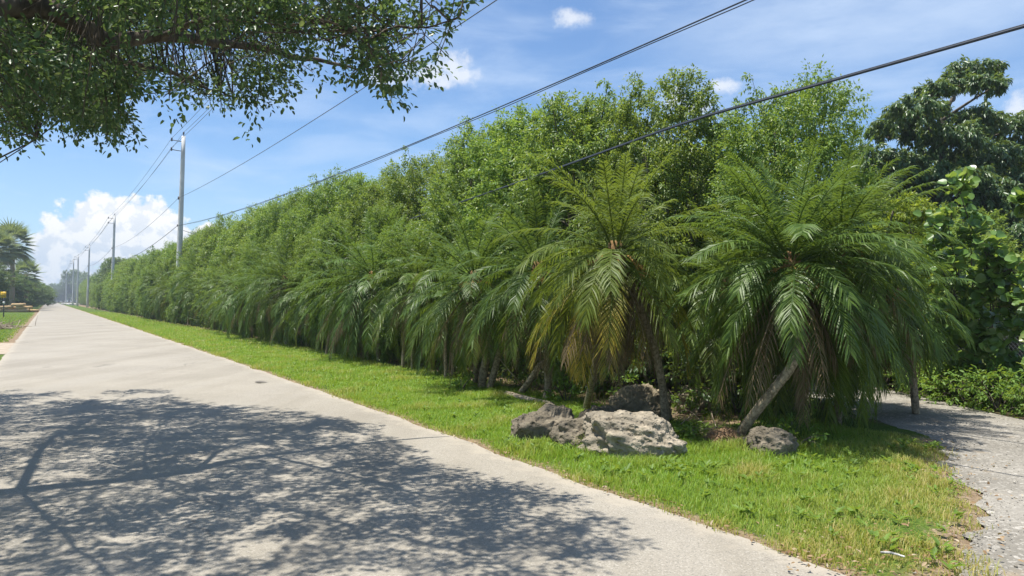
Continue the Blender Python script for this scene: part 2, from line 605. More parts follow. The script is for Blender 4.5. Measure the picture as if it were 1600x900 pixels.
m, nn, out = mat("leafy_soil")
g = nn.n("ShaderNodeNewGeometry").outputs["Position"]
f = nn.noise(g, 9, 7, .7)
col = nn.mix(nn.range(f, .3, .7), (.040, .030, .018), (.13, .095, .058))
col = nn.mix(nn.range(nn.noise(g, .25, 5), .45, .62, 0, .8), col, (.055, .085, .022))
nn.put(out.inputs[0], princ(nn, col, .95, .1, nn.bump(f, .8, .04)).outputs[0])
M["soil"] = m

m, nn, out = mat("tan_concrete")
g = nn.n("ShaderNodeNewGeometry").outputs["Position"]
f = nn.noise(g, 3, 7, .65)
nn.put(out.inputs[0], princ(nn, nn.mix(nn.range(f, .3, .7), (.30, .24, .18), (.44, .37, .29)), .9, .2, nn.bump(f, .3, .01)).outputs[0])
M["apron"] = m

# ------------------------------------------------------------------ ground, road, drive, lawns
def grid(xs, ys, fn, age=None):
    X, Y = np.meshgrid(xs, ys, indexing="ij")
    V = fn(X.ravel(), Y.ravel())
    nx, ny = len(xs), len(ys)
    i = (np.arange(nx - 1)[:, None] * ny + np.arange(ny - 1)[None, :]).ravel()
    F = np.stack([i, i + ny, i + ny + 1, i + 1], -1)
    gq = Geo()
    gq.add(V, F, 0.0 if age is None else age)
    return gq


def n1(x, s):
    return np.array([mnoise.noise((float(a) * s, 3.7 * s, 1.3)) for a in x])


def roadpts(off, al, z):
    return np.stack([RN[0] * off + RD[0] * al, RN[1] * off + RD[1] * al, z], -1)


gg = Geo()
a_ = np.linspace(0, 2 * np.pi, 97)[:-1]
rings = [0.0, 30, 120, 400, 1400]
Vg = [np.array([[0, 0, -.03]])] + [np.stack([r * np.cos(a_), r * np.sin(a_), np.full(96, -.03)], -1) for r in rings[1:]]
Fq = []
j = np.arange(96)
k = (j + 1) % 96
gg.add(np.concatenate(Vg), [np.stack([np.zeros(96, int), 1 + j, 1 + k], -1)] + [np.stack([1 + r * 96 + j, 1 + (r + 1) * 96 + j, 1 + (r + 1) * 96 + k, 1 + r * 96 + k], -1) for r in range(3)])
setting(gg.build("ground", M["soil"]))

EDGE_R, EDGE_L = 4.02, -1.05
ALS = np.concatenate([np.arange(-14, 40, .12), np.arange(40, 120, .6), np.arange(120, 486, 4.0)])
JR = n1(ALS, 1.1) * .06 + n1(ALS, 5.0) * .035 + np.interp(ALS, [0, 15, 40, 120, 480], [-.12, .05, .12, .25, .3])
JL = n1(ALS + 90, 1.3) * .07 + n1(ALS + 90, 4.6) * .04


def edge_r(al):
    return EDGE_R + np.interp(al, ALS, JR)


def edge_l(al):
    return EDGE_L + np.interp(al, ALS, JL)


fr = np.array([0, .03, .08, .2, .35, .5, .65, .8, .92, .97, 1.0])
V, A = [], []
for q, al in enumerate(ALS):
    l, r = EDGE_L + JL[q], EDGE_R + JR[q]
    off = l + (r - l) * fr
    V.append(roadpts(off, np.full(len(fr), al), .012 + .05 * (1 - (2 * fr - 1) ** 2) * .6))
    A.append(np.array([1, .7, .3, 0, 0, 0, 0, 0, .35, .7, 1.0]))
nf = len(fr)
i = (np.arange(len(ALS) - 1)[:, None] * nf + np.arange(nf - 1)[None, :]).ravel()
rg = Geo()
rg.add(np.concatenate(V), np.stack([i, i + 1, i + nf + 1, i + nf], -1), np.concatenate(A))
setting(rg.build("road", M["road"], smooth=True))

drive_left = [gnd(*p)[:2] for p in [(1425, 960), (1490, 895), (1508, 852), (1535, 812), (1520, 768), (1466, 728), (1472, 694), (1400, 668), (1340, 650), (1312, 641)]]
drive_left += [np.array(p) for p in [(4.9, 12.6), (4.1, 16.5), (2.4, 21), (0, 26)]]
drive_right = [np.array(p) for p in [(3.4, 28), (5.4, 20.5), (6.4, 15.5), (6.75, 12.8), (6.85, 9.7), (7.6, 7.2), (9.6, 4.6), (13, 1.5), (11, -5)]]
dl = spline([np.append(p, 0) for p in drive_left], 240)[:, :2]
jit = np.array([mnoise.noise((p[0] * 3.1, p[1] * 3.1, 0)) * .13 + mnoise.noise((p[0] * 9, p[1] * 9, 2)) * .06 for p in dl])
tn = unit(np.gradient(dl, axis=0))
dl = dl + np.stack([tn[:, 1], -tn[:, 0]], -1) * jit[:, None]
dr = spline([np.append(p, 0) for p in drive_right], 90)[:, :2]
road_back = [road(3.8, al)[:2] for al in (-6.5, -3.0, 0.5, 2.3)]
DRIVE = np.concatenate([dl, dr, np.array(road_back)])
bm = bmesh.new()
f_ = bm.faces.new([bm.verts.new((p[0], p[1], .005)) for p in DRIVE])
bmesh.ops.triangulate(bm, faces=[f_])
me = bpy.data.meshes.new("gravel_drive")
bm.to_mesh(me)
bm.free()
me.materials.append(M["gravel"])
o = bpy.data.objects.new("gravel_drive", me)
COL.objects.link(o)
setting(o)


def drive_dist(P):
    d = np.full(len(P), 9.0)
    for s in range(0, len(P), 20000):
        q = P[s:s + 20000, None, :2] - dl[None, ::2, :]
        d[s:s + 20000] = np.sqrt((q ** 2).sum(-1)).min(1)
    return d


al_r = np.concatenate([np.arange(-3, 12, .1), np.arange(12, 40, .25), np.arange(40, 120, 1.0), np.arange(120, 486, 5.0)])
of_r = np.concatenate([np.arange(3.7, 8.6, .1), [9.5]])
X, Y = np.meshgrid(of_r, al_r, indexing="ij")
P2 = roadpts(X.ravel(), Y.ravel(), np.zeros(X.size))
near = P2[:, 1] < 16
dd = np.full(len(P2), 9.0)
dd[near] = drive_dist(P2[near])
dd = np.where(inside(DRIVE, P2[:, 0], P2[:, 1]), -dd, dd)
er = X.ravel() - edge_r(Y.ravel())
bare = np.maximum(np.clip(1 - er / .30, 0, 1), np.clip(1 - np.abs(dd) / .45, 0, 1) * .9)
bed = np.clip((X.ravel() - 6.8) / .5, 0, 1) * np.clip((2.9 - P2[:, 0]) / .5 + (P2[:, 1] > 9.5) * 1.0, 0, 1)
bare = np.maximum(bare, bed * .95)
lg = grid(of_r, al_r, lambda a, b: roadpts(a, b, .0 + .03 * np.clip((a - 4.1) / .6, 0, 1) * np.clip(dd / .5, 0, 1) - .015 * (dd < .02)), bare)
setting(lg.build("grass_verge", M["lawn"], smooth=True))

# left side: lawn, dirt shoulder and concrete apron
al_l = np.concatenate([np.arange(28, 110, .7), np.arange(110, 400, 6.0)])
of_l = np.concatenate([np.arange(-14, -.95, .35), [-.9]])
XL, YL = np.meshgrid(of_l, al_l, indexing="ij")
bl = np.clip(1 - (-1.0 - XL.ravel()) / .9, 0, 1)
bl = np.maximum(bl, np.clip(1 - (YL.ravel() - 33) / 2.0, 0, 1))
lg2 = grid(of_l, al_l, lambda a, b: roadpts(a, b, np.full(a.size, .004)), bl)
setting(lg2.build("roadside_lawn", M["lawn"]))
ap = Geo()
apn = 30
tt = np.linspace(0, 1, apn)
a0 = roadpts(-1.0 - 11 * tt, 26.6 + .3 * np.sin(tt * 9), np.full(apn, .009))
a1 = roadpts(-1.0 - 11 * tt, 33.0 + .5 * np.sin(tt * 7 + 1), np.full(apn, .009))
ii = np.arange(apn - 1)
ap.add(np.concatenate([a0, a1]), np.stack([ii, ii + apn, ii + apn + 1, ii + 1], -1))
setting(ap.build("driveway_apron", M["apron"]))
sh = grid(np.linspace(-9, -.95, 20), np.linspace(12, 26.5, 40), lambda a, b: roadpts(a, b, np.full(a.size, .004)), .35)
setting(sh.build("roadside_dirt", M["lawn"]))

# ------------------------------------------------------------------ grass blades
def blades(P, h, w, age, lean=.5):
    n = len(P)
    th = rng.uniform(0, 2 * np.pi, n)
    D = np.stack([np.cos(th), np.sin(th), np.zeros(n)], -1)
    S = np.stack([-np.sin(th), np.cos(th), np.zeros(n)], -1)
    ln = (rng.uniform(.1, 1, n) * lean)[:, None] * h[:, None]
    up = np.array([0, 0, 1.0])
    b0, b1 = P - S * w[:, None] / 2, P + S * w[:, None] / 2
    mid = P + up * (h * .62)[:, None] + D * ln * .4
    m0, m1 = mid - S * w[:, None] * .4, mid + S * w[:, None] * .4
    tip = P + up * (h * (1 - .25 * rng.uniform(0, 1, n)))[:, None] + D * ln * 1.25
    V = np.stack([b0, b1, m1, m0, tip], 1).reshape(-1, 3)
    base = (np.arange(n) * 5)[:, None]
    return V, [base + np.array([[0, 1, 2, 3]]), base + np.array([[3, 2, 4]])], np.repeat(age, 5)


gr = Geo()


def grass_zone(a0, a1, dens, w, hs, o0=3.9, o1=8.4):
    n = int((a1 - a0) * (o1 - o0) * dens)
    off, al = rng.uniform(o0, o1, n), rng.uniform(a0, a1, n)
    P = roadpts(off, al, np.zeros(n))
    dd_ = drive_dist(P) if a0 < 14 else np.full(n, 9.0)
    if a0 < 14:
        ins = inside(DRIVE, P[:, 0], P[:, 1])
        dd_ = np.where(ins, -dd_, dd_)
    er_ = off - edge_r(al)
    nz = np.array([mnoise.fractal((p[0] * 1.6, p[1] * 1.6, 4.0), 1.0, 2.0, 3) for p in P[:, :3]]) if n < 400000 else np.zeros(n)
    right = np.clip((P[:, 0] - 3.2) / .6, 0, 1) * (P[:, 1] < 10.5)
    bedf = np.clip((off - 6.6 - .35 * nz) / .6 * np.where(P[:, 1] > 11, 1, 1.6) + np.where(P[:, 1] > 11, 0, .4), 0, 1)
    bedf = np.maximum(bedf * (1 - right), 0)
    p_ = np.clip((er_ + .03 + .12 * nz) / .28, 0.0, 1) * np.clip((dd_ + .06 + .25 * nz) / .40, 0, 1) * (1 - .93 * bedf)
    p_ *= np.clip(1.1 + .7 * nz, .5, 1)
    keep = rng.uniform(0, 1, n) < p_
    P, dd_, er_, nz = P[keep], dd_[keep], er_[keep], nz[keep]
    n = len(P)
    P[:, 2] = .03 * np.clip(er_ / .6, 0, 1) * np.clip(dd_ / .5, 0, 1) - .01
    rockg = np.zeros(n)
    for rp in [(992, 716), (848, 690), (902, 702), (945, 676), (1203, 716)]:
        rockg = np.maximum(rockg, np.exp(-((P[:, :2] - gnd(*rp)[:2]) ** 2).sum(1) / .30))
    dry = np.clip(.85 - dd_ / 1.25, 0, 1) + np.clip(.5 - er_ / .5, 0, 1) * .7 + np.clip(nz - .05, 0, 1) * 1.0
    tong = np.clip((6.6 - P[:, 1]) / 2.5, 0, 1) * np.clip((P[:, 0] - .8) / 1.2, 0, 1)
    dry = np.clip(dry + tong * .65, 0, 1)
    age = np.clip(dry * rng.uniform(.2, 1.3, n) + (rng.uniform(0, 1, n) < .05) * .6, 0, 1)
    h = rng.uniform(.5, 1.2, n) * hs * (1 - .25 * np.clip(dry, 0, 1)) * np.clip(1 + 1.1 * nz, .75, 2.0) * (1 + 1.0 * rockg)
    gr.add(*blades(P, h, rng.uniform(.7, 1.3, n) * w, age, .8))


grass_zone(1.6, 6, 5200, .0055, .074)
grass_zone(6, 12, 4000, .007, .072)
grass_zone(12, 24, 1700, .011, .080)
grass_zone(24, 48, 480, .020, .085)
grass_zone(48, 110, 90, .045, .09)
# lawn on the left of the road
n = 16000
P = roadpts(rng.uniform(-13, -1.25, n), 34 + 66 * rng.uniform(0, 1, n) ** 1.4, np.full(n, .0))
gr.add(*blades(P, rng.uniform(.05, .10, n), np.full(n, .035), np.clip(rng.uniform(-.4, .6, n), 0, 1)))
setting(gr.build("grass", M["grass"]), "stuff")

# broad-leaved weeds scattered through the verge
wd = Geo()
n = 420
off_, al_ = rng.uniform(4.25, 6.9, n), 2.0 + 24 * rng.uniform(0, 1, n) ** 1.7
Pw = roadpts(off_, al_, np.full(n, .035))
for c_, k_, s_ in [((1190, 742), 26, .35), ((1440, 708), 22, .25), ((1290, 735), 26, .4), ((1080, 735), 22, .3), ((850, 705), 14, .25), ((1000, 745), 18, .35)]:
    Pw = np.concatenate([Pw, gnd(*c_) + np.stack([rng.normal(0, s_, k_), rng.normal(0, s_ * .6, k_), np.full(k_, .04)], -1)])
Pw = Pw[~inside(DRIVE, Pw[:, 0], Pw[:, 1])]
n = len(Pw)
k = 9
th = rng.uniform(0, 6.28, (n, k))
tilt = rng.uniform(.25, 1.0, (n, k))
D = np.stack([np.cos(th), np.sin(th), tilt], -1).reshape(-1, 3)
Nn = np.stack([-np.cos(th) * tilt, -np.sin(th) * tilt, np.ones_like(th)], -1).reshape(-1, 3) + rng.normal(0, .2, (n * k, 3))
s_ = np.repeat(rng.uniform(.028, .075, n), k) * rng.uniform(.7, 1.2, n * k)
wd.leaves(np.repeat(Pw, k, 0) + np.stack([rng.normal(0, .012, n * k), rng.normal(0, .012, n * k), rng.uniform(0, .05, n * k)], -1), D, Nn, s_, s_ * .45, "oval")
setting(wd.build("lawn_weeds", M["weed"]), "stuff")

# ------------------------------------------------------------------ palms
def frond(g, gs, base, azm, e0, length, droop, age=0.0, ntl=38, llen=.24, lw=.012, vee=.30, hang=.35, side=0.0, tip_age=0.0):
    """one feather frond: rachis into gs, leaflets into g"""
    m = 15
    t = np.linspace(0, 1, m)
    e = e0 - droop * t ** 1.25
    azs = azm + side * t
    dirs = np.stack([np.cos(e) * np.cos(azs), np.cos(e) * np.sin(azs), np.sin(e)], -1)
    P = base + np.vstack([np.zeros(3), np.cumsum((dirs[1:] + dirs[:-1]) / 2, 0)]) * length / (m - 1)
    gs.tube(P, np.linspace(.013, .003, m), 4, age, cap=False)
    u = np.linspace(.13, .995, ntl)
    ui = u * (m - 1)
    i = np.minimum(ui.astype(int), m - 2)
    f = (ui - i)[:, None]
    C = P[i] * (1 - f) + P[i + 1] * f
    T = unit(dirs[i] * (1 - f) + dirs[i + 1] * f)
    up0 = np.array([0, 0, 1.0]) - T * T[:, 2:3]
    horiz = np.stack([-np.sin(azm + side * u), np.cos(azm + side * u), np.zeros(ntl)], -1)
    S = unit(horiz)
    B = unit(np.cross(T, S))
    prof = np.clip(np.sin(np.pi * np.clip(.10 + .80 * u, 0, 1)), .2, 1) ** .7
    for sd in (-1, 1):
        n = ntl
        fw = .45 + .55 * u + rng.normal(0, .10, n)
        d = unit(T * fw[:, None] + S * sd * (.95 - .25 * u)[:, None] + B * (vee + rng.normal(0, .12, n))[:, None])
        L = llen * prof * rng.uniform(.82, 1.12, n)
        wv = unit(T - d * np.sum(T * d, -1, keepdims=True))
        roll = rng.normal(0, .45, n)[:, None]
        wv = wv * np.cos(roll) + np.cross(d, wv) * np.sin(roll)
        w = lw * rng.uniform(.8, 1.2, n)[:, None]
        g1 = np.array([0, 0, -1.0])
        mid = C + d * (L * .5)[:, None] + g1 * (L * hang * .16)[:, None]
        tip = C + d * (L * .93)[:, None] + g1 * (L * hang * .62)[:, None]
        V = np.stack([C - wv * w * .25, C + wv * w * .25, mid + wv * w * .5, mid - wv * w * .5, tip], 1).reshape(-1, 3)
        b = (np.arange(n) * 5)[:, None]
        a = np.clip(age + tip_age * rng.uniform(.3, 1.1, n) * np.clip(u * 1.3, 0, 1), 0, 1)
        ages = np.stack([a * .6, a * .6, a, a, np.clip(a * 1.25, 0, 1)], 1).ravel()
        g.add(V, [b + np.array([[0, 1, 2, 3]]), b + np.array([[3, 2, 4]])], ages)


def knobs(i, th):
    ph = (th / (2 * np.pi) * 5 + i * .42) % 1.0
    return 1 + .22 * (1 - ph) * (np.sin(i * 1.9 + th * 3) * .25 + .75)


def palm_trunk(pts, r0, r1, name="trunk", parent=None, dense=34):
    pts = np.asarray(pts, float)
    ln = np.linalg.norm(np.diff(pts, axis=0), axis=1).sum()
    n = max(12, int(ln * dense))
    g = Geo()
    g.tube(spline(pts, n), np.linspace(r0, r1, n), 14, 0, True, knobs)
    return g.build(name, M["palm_bark"], parent, smooth=False)


def make_palm(label, crown, trunks, group=None, nf=54, length=1.45, yellow=.15, dead=10, seed=0, loc=(0, 0, 0), low=-42, flower=True, llen=.29, lw=.0145, ntl=46, bias=None, gap=None, leafmat="palm", skirt=.16):
    """crown and trunks are given relative to loc"""
    global rng
    keep, rng = rng, np.random.default_rng(seed)
    t = thing("pygmy_date_palm", label, "palm", loc, 0, group)
    crown = np.asarray(crown, float)
    for tr, r0, r1 in trunks:
        palm_trunk(tr, r0, r1, "trunk", t)
    g, gs = Geo(), Geo()
    for q in range(nf):
        f = (q + .5) / nf
        azm = q * 2.39996 + rng.normal(0, .18)
        e0 = R(86 - (86 - low) * f ** .85 + rng.normal(0, 6))
        if bias is not None:
            azm = azm + .45 * math.sin(bias - azm)
        if gap is not None and f > .72 and math.cos(azm - gap) > .84:
            continue
        L = length * rng.uniform(.82, 1.12) * (.94 + .06 * min(1, f * 3)) * (1 + skirt * max(0, f - .6) / .4)
        dr = R(rng.uniform(55, 92)) * (.36 + .64 * min(1, f * 1.9)) if e0 > R(-10) else R(rng.uniform(38, 66))
        ylw = yellow * max(0, (f - .62) / .38) * rng.uniform(.2, 1.5)
        frond(g, g, crown + np.array([math.cos(azm) * .05, math.sin(azm) * .05, .14 - .22 * f]), azm, e0, L, dr, 0.0, ntl, llen, lw, .22, .75, rng.normal(0, .18), ylw)
    g.build("frond_crown", M[leafmat], t)
    if dead:
        g = Geo()
        for q in range(dead):
            azm = q * 2.39996 + rng.normal(0, .3)
            frond(g, g, crown + np.array([math.cos(azm) * .07, math.sin(azm) * .07, -.12]), azm, R(rng.uniform(-74, -34)), length * rng.uniform(.7, 1.1), R(rng.uniform(20, 50)), 0.0, 26, .20, .011, -.2, 1.5, rng.normal(0, .2))
        g.build("dead_fronds", M["palm_dry"], t)
    g = Geo()
    n = 10
    z = np.linspace(-.26, .20, n)
    g.tube(crown + np.stack([np.zeros(n), np.zeros(n), z], -1), .035 + .075 * np.sin(np.linspace(.35, 2.7, n)) ** 1.0, 12, 0, True, knobs)
    g.build("crown_fibre", M["fibre"], t)
    if flower:
        g = Geo()
        for q in range(7):
            azm = rng.uniform(0, 6.28)
            tt = np.linspace(0, 1, 7)
            d = np.array([math.cos(azm), math.sin(azm), 0])
            c = crown + d * .06 + d[None] * (tt * .26)[:, None] + np.array([0, 0, 1])[None] * (.16 * tt - .34 * tt ** 2)[:, None]
            g.tube(c, np.linspace(.008, .014, 7), 5, 0)
            for s in range(14):
                p = c[rng.integers(3, 7)]
                e = p + unit(d + rng.normal(0, .6, 3) + np.array([0, 0, -.7])) * rng.uniform(.06, .16)
                g.tube(np.stack([p, (p + e) / 2 + rng.normal(0, .008, 3), e]), [.006, .006, .003], 4, 0, False)
        g.build("flower_stalk", M["flower"], t)
    rng = keep
    return t


def rel(p, o):
    return np.asarray(p) - np.asarray(o)


# palm with yellowing lower fronds and two trunks behind the pale boulder
o1 = gnd(1040, 668)
c1 = at(962, 402, 9.0)
t2 = gnd(914, 643)
make_palm("pygmy date palm with yellowing lower fronds and brown dead skirt behind the pale boulder", rel(c1, o1),
          [([(0, 0, -.05), rel(at(1036, 610, 9.3), o1), rel(at(1022, 545, 9.2), o1), rel(at(1000, 480, 9.1), o1), rel(at(968, 408, 9.0), o1)], .047, .042),
           ([rel(t2, o1) - np.array([0, 0, .05]), rel(at(926, 590, 9.9), o1), rel(at(938, 520, 9.7), o1), rel(at(952, 440, 9.2), o1), rel(at(958, 405, 9.05), o1)], .045, .040)],
          nf=62, length=1.36, yellow=1.7, dead=30, seed=11, loc=o1, low=-52, gap=R(-55), leafmat="palm_light")
# leaning palm with exposed root ball
o2 = gnd(1150, 697)
c2 = at(1236, 420, 8.35)
pB = make_palm("leaning pygmy date palm with pale slanted trunk rising from an exposed root ball", rel(c2, o2),
               [([(0, 0, .06), rel(at(1172, 655, 8.05), o2), rel(at(1206, 612, 7.95), o2), rel(at(1240, 566, 7.95), o2), rel(at(1250, 520, 8.1), o2), rel(at(1238, 430, 8.35), o2)], .050, .044)],
               nf=96, length=1.46, yellow=.25, dead=18, seed=23, loc=o2, skirt=.36, low=-68, lw=.016, gap=R(-92))
g = Geo()
for q in range(320):
    d = unit(rng.normal(0, 1, 3) * np.array([1, 1, .55]))
    d[2] = abs(d[2]) - .12
    s = np.array([-.13, -.06, .07])
    p0 = s + d * rng.uniform(.04, .12)
    p2 = s + d * np.array([.24, .20, .17]) * rng.uniform(.8, 1.15)
    g.tube(np.stack([p0, (p0 + p2) / 2 + rng.normal(0, .025, 3), p2 + rng.normal(0, .03, 3)]), [.006, .0045, .002], 4, 0, False)
bmx = bmesh.new()
bmesh.ops.create_icosphere(bmx, subdivisions=3, radius=1)
Vr = np.array([v.co for v in bmx.verts])
Fr = np.array([[v.index for v in f.verts] for f in bmx.faces])
bmx.free()
g.add(Vr * np.array([.20, .17, .15]) * (1 + .15 * np.sin(Vr[:, :1] * 9 + Vr[:, 1:2] * 7)) + np.array([-.12, -.02, .04]), Fr)
g.build("root_ball", M["roots"], pB)

extra = [  # crown pixel, depth, base pixel, label, seed, options
    ((1312, 388), 9.3, (1308, 668), "upright pygmy date palm right of the leaning one with hanging dead fronds at the corner", 31, dict(nf=88, skirt=.60, length=1.36, dead=30, low=-74)),
    ((1398, 470), 10.3, (1432, 647), "slim pygmy date palm standing alone at the gravel drive edge", 37, dict(nf=36, length=1.02, dead=8, low=-56)),
    ((1140, 452), 10.6, (1128, 636), "dark pygmy date palm behind and between the yellowing palm and the leaning palm", 41, dict(nf=52, skirt=.5, length=1.3, dead=20, low=-60)),
    ((842, 428), 11.6, (856, 628), "pygmy date palm just left of the yellowing palm behind the broken arched trunk", 47, dict(nf=46, length=1.4, dead=14, low=-50)),
    ((742, 440), 13.3, (742, 606), "broad dark green pygmy date palm beside the two cut trunks", 53, dict(nf=56, length=1.6, dead=10, low=-56, yellow=.5)),
]
for cp, dep, bp, lab, sd, kw in extra:
    ob = gnd(*bp)
    cc = rel(at(cp[0], cp[1], dep), ob)
    mid = cc * .5 + np.array([.06, .02, .0])
    make_palm(lab, cc, [([(0, 0, -.05), mid * np.array([.7, .7, .9]), mid * 1.45, cc], .048, .042)], seed=sd, loc=ob, **kw)

# the row along the hedge
ROW = "pygmy date palms in the row along the hedge"
ROWL = "pygmy date palm with arching fronds in the long roadside row below the hedge"
protos = []
for q in range(4):
    cr = np.array([rng.normal(0, .15), rng.normal(0, .15), [2.05, 2.35, 1.9, 2.25][q]])
    protos.append(make_palm(ROWL, cr, [([(0, 0, -.05), cr * np.array([.2, .2, .5]), cr], .048, .042), ([(.3, .1, -.05), cr * .5 + np.array([.25, .1, 0]), cr - np.array([0, 0, .06])], .044, .038)],
                            ROW, 60, 1.70, [.25, .5, .1, .35][q], 18, 60 + q, (0, 0, 0), -74, False, .31, .019, 36, skirt=.42))
al, q = 13.6, 0
first = [True] * 4
near_labels = {
    0: "row palm with drooping yellow tipped fronds next left of the two cut trunks",
    1: "second palm left of the two cut trunks, fronds sweeping down to the grass",
    2: "third palm left of the two cut trunks in the roadside row",
    3: "fourth palm left of the two cut trunks in the roadside row",
    4: "fifth palm left of the two cut trunks in the roadside row",
}
while al < 150:
    kx = q % 4
    off = 7.2 + rng.normal(0, .18) + .010 * max(0, al - 20)
    sc_ = rng.uniform(.72, 1.10) * (1.0 + .0012 * min(al, 100))
    loc = tuple(road(off, al))
    lab = near_labels.get(q, ROWL)
    grp = None if q in near_labels else ROW
    if first[kx]:
        first[kx] = False
        p = protos[kx]
        p.location, p.rotation_euler, p.scale = loc, (0, 0, rng.uniform(0, 6.28)), (sc_,) * 3
        p["label"] = lab
        if grp is None:
            del p["group"]
    else:
        dup(protos[kx], loc, rng.uniform(0, 6.28), (sc_, sc_, sc_ * rng.uniform(.85, 1.15)), lab, grp)
    al += rng.uniform(1.3, 2.1) if al < 32 else rng.uniform(1.9, 4.6)
    q += 1

# ------------------------------------------------------------------ broadleaf trees
def twig_leaves(g, gw, C, D, length, nl, ll, lw, kind="oval", droop=.5, spread=1.0, age=0.0, r0=.007, gw_on=True):
    """arching twigs from C along D, leaves all along; vectorised over twigs"""
    m = len(C)
    D = unit(D)
    length = np.broadcast_to(np.asarray(length, float), (m,))
    t = rng.uniform(.12, 1.0, (m, nl)) ** .8
    dn = np.array([0, 0, -1.0])
    P = C[:, None, :] + D[:, None, :] * (t * length[:, None])[..., None] + dn * (t ** 2 * length[:, None] * droop * .5)[..., None]
    rad = unit(rng.normal(0, 1, (m, nl, 3)))
    tang = unit(D[:, None, :] + dn * (t * droop)[..., None])
    P = P + rad * (rng.uniform(0, 1, (m, nl)) * .11 * spread * length[:, None] / .5)[..., None]
    d = unit(tang * .55 + rad * .85 + dn * droop * rng.uniform(.3, 1.2, (m, nl))[..., None])
    N = unit(np.array([0, 0, 1.0]) + rng.normal(0, .38, (m, nl, 3)) + tang * .25)
    n = m * nl
    sz = rng.uniform(.7, 1.2, n)
    g.leaves(P.reshape(-1, 3), d.reshape(-1, 3), N.reshape(-1, 3), ll * sz, lw * sz, kind, age)
    if gw_on:
        for q in range(m):
            e = C[q] + D[q] * length[q] + dn * length[q] * droop * .5
            md = C[q] + D[q] * length[q] * .5 + dn * length[q] * droop * .125
            gw.tube(np.stack([C[q], md, e]), [r0, r0 * .7, r0 * .35], 4, 0, False)


def fig_shape(h, r, nlobe, seed):
    rr = np.random.default_rng(seed)
    lob = []
    for q in range(nlobe):
        z = h * (.10 + .84 * ((q + rr.uniform(0, 1)) / nlobe) ** .9)
        prof = (.80 + .20 * math.sin(math.pi * min(1, z / h * 1.15))) * (1 - max(0, (z / h - .66) / .34) ** 1.6 * .72)
        a = q * 2.39996 + rr.normal(0, .3)
        d = r * prof * rr.uniform(.45, .85)
        lob.append((d * math.cos(a), d * math.sin(a), z, rr.uniform(.50, .80) * r / 1.6))
    return np.array(lob)


def make_fig(label, h, r, nlobe, ntw, nl, ll, lw, seed, group=None, material="fig", whips=3):
    global rng
    keep, rng = rng, np.random.default_rng(seed)
    t = thing("weeping_fig", label, "tree", (0, 0, 0), 0, group)
    lob = fig_shape(h, r, nlobe, seed)
    g, gw = Geo(), Geo()
    stems = []
    for q in range(5):
        a = q * 1.2566 + rng.normal(0, .3)
        top = np.array([math.cos(a) * r * .35, math.sin(a) * r * .35, h * rng.uniform(.72, .92)])
        pts = [(math.cos(a) * .10, math.sin(a) * .10, -.06), top * np.array([.35, .35, .33]), top * np.array([.7, .7, .66]) + rng.normal(0, .08, 3), top]
        sp = spline(pts, 16)
        stems.append(sp)
        gw.tube(sp, np.linspace(.075, .015, 16), 7)
    S = np.concatenate(stems)
    for L in lob:
        c = L[:3]
        s = S[np.argmin(np.sum((S - (c - np.array([0, 0, .5]))) ** 2, 1))]
        gw.tube(spline([s, (s + c) / 2 + rng.normal(0, .06, 3) + np.array([0, 0, .05]), c], 7), np.linspace(.022, .007, 7), 5, 0, False)
        k = int(ntw * (L[3] / (.56 * r / 1.6)) ** 2)
        d = unit(rng.normal(0, 1, (k, 3)) + np.array([0, 0, .35]) + .5 * unit(np.array([c[0], c[1], .3])))
        C = c + d * L[3] * rng.uniform(.25, .75, (k, 1))
        twig_leaves(g, gw, C, d + np.array([0, 0, .25]), L[3] * rng.uniform(.32, .60, k), nl, ll, lw, "point", .5, 1.3, gw_on=False)
    # long shoots out of the top and the sides
    for q in range(whips):
        a = rng.uniform(0, 6.28)
        b = np.array([math.cos(a) * r * rng.uniform(.1, .75), math.sin(a) * r * rng.uniform(.1, .75), h * rng.uniform(.80, .93)])
        d = unit(np.array([math.cos(a) * .35, math.sin(a) * .35, 1.0]))
        L = rng.uniform(.4, .95) * h / 5.5
        gw.tube(np.stack([b, b + d * L * .5, b + d * L]), [.012, .008, .003], 4, 0, False)
        k = 11
        tt = np.linspace(.15, 1, k)[:, None]
        dd_ = unit(rng.normal(0, 1, (k, 3)) * np.array([1, 1, .4]) + np.array([0, 0, .25]))
        twig_leaves(g, gw, b + d * L * tt, dd_, .26, nl // 2 + 3, ll, lw, "point", .9, 1.0, gw_on=False)
    gw.build("trunk", M["fig_bark"], t, smooth=True)
    g.build("crown", M[material], t)
    rng = keep
    return t


FIGG = "weeping fig trees forming the tall hedge"
FIGL = "weeping fig tree in the tall leafy hedge receding along the road"
near_fig = [make_fig("fig", 5.6, 1.75, 32, 44, 40, .066, .036, 100 + q, FIGG, "fig", 4) for q in range(3)]
far_fig = [make_fig("fig", 5.6, 1.95, 28, 36, 28, .090, .050, 110 + q, FIGG, "fig", 1) for q in range(3)]
used = {}


def put_fig(proto, loc, rz, sc, label, group=FIGG):
    if id(proto) not in used:
        used[id(proto)] = 1
        proto.location, proto.rotation_euler, proto.scale = loc, (0, 0, rz), sc
        proto["label"] = label
        if group is None and "group" in proto:
            del proto["group"]
    else:
        dup(proto, loc, rz, sc, label, group)


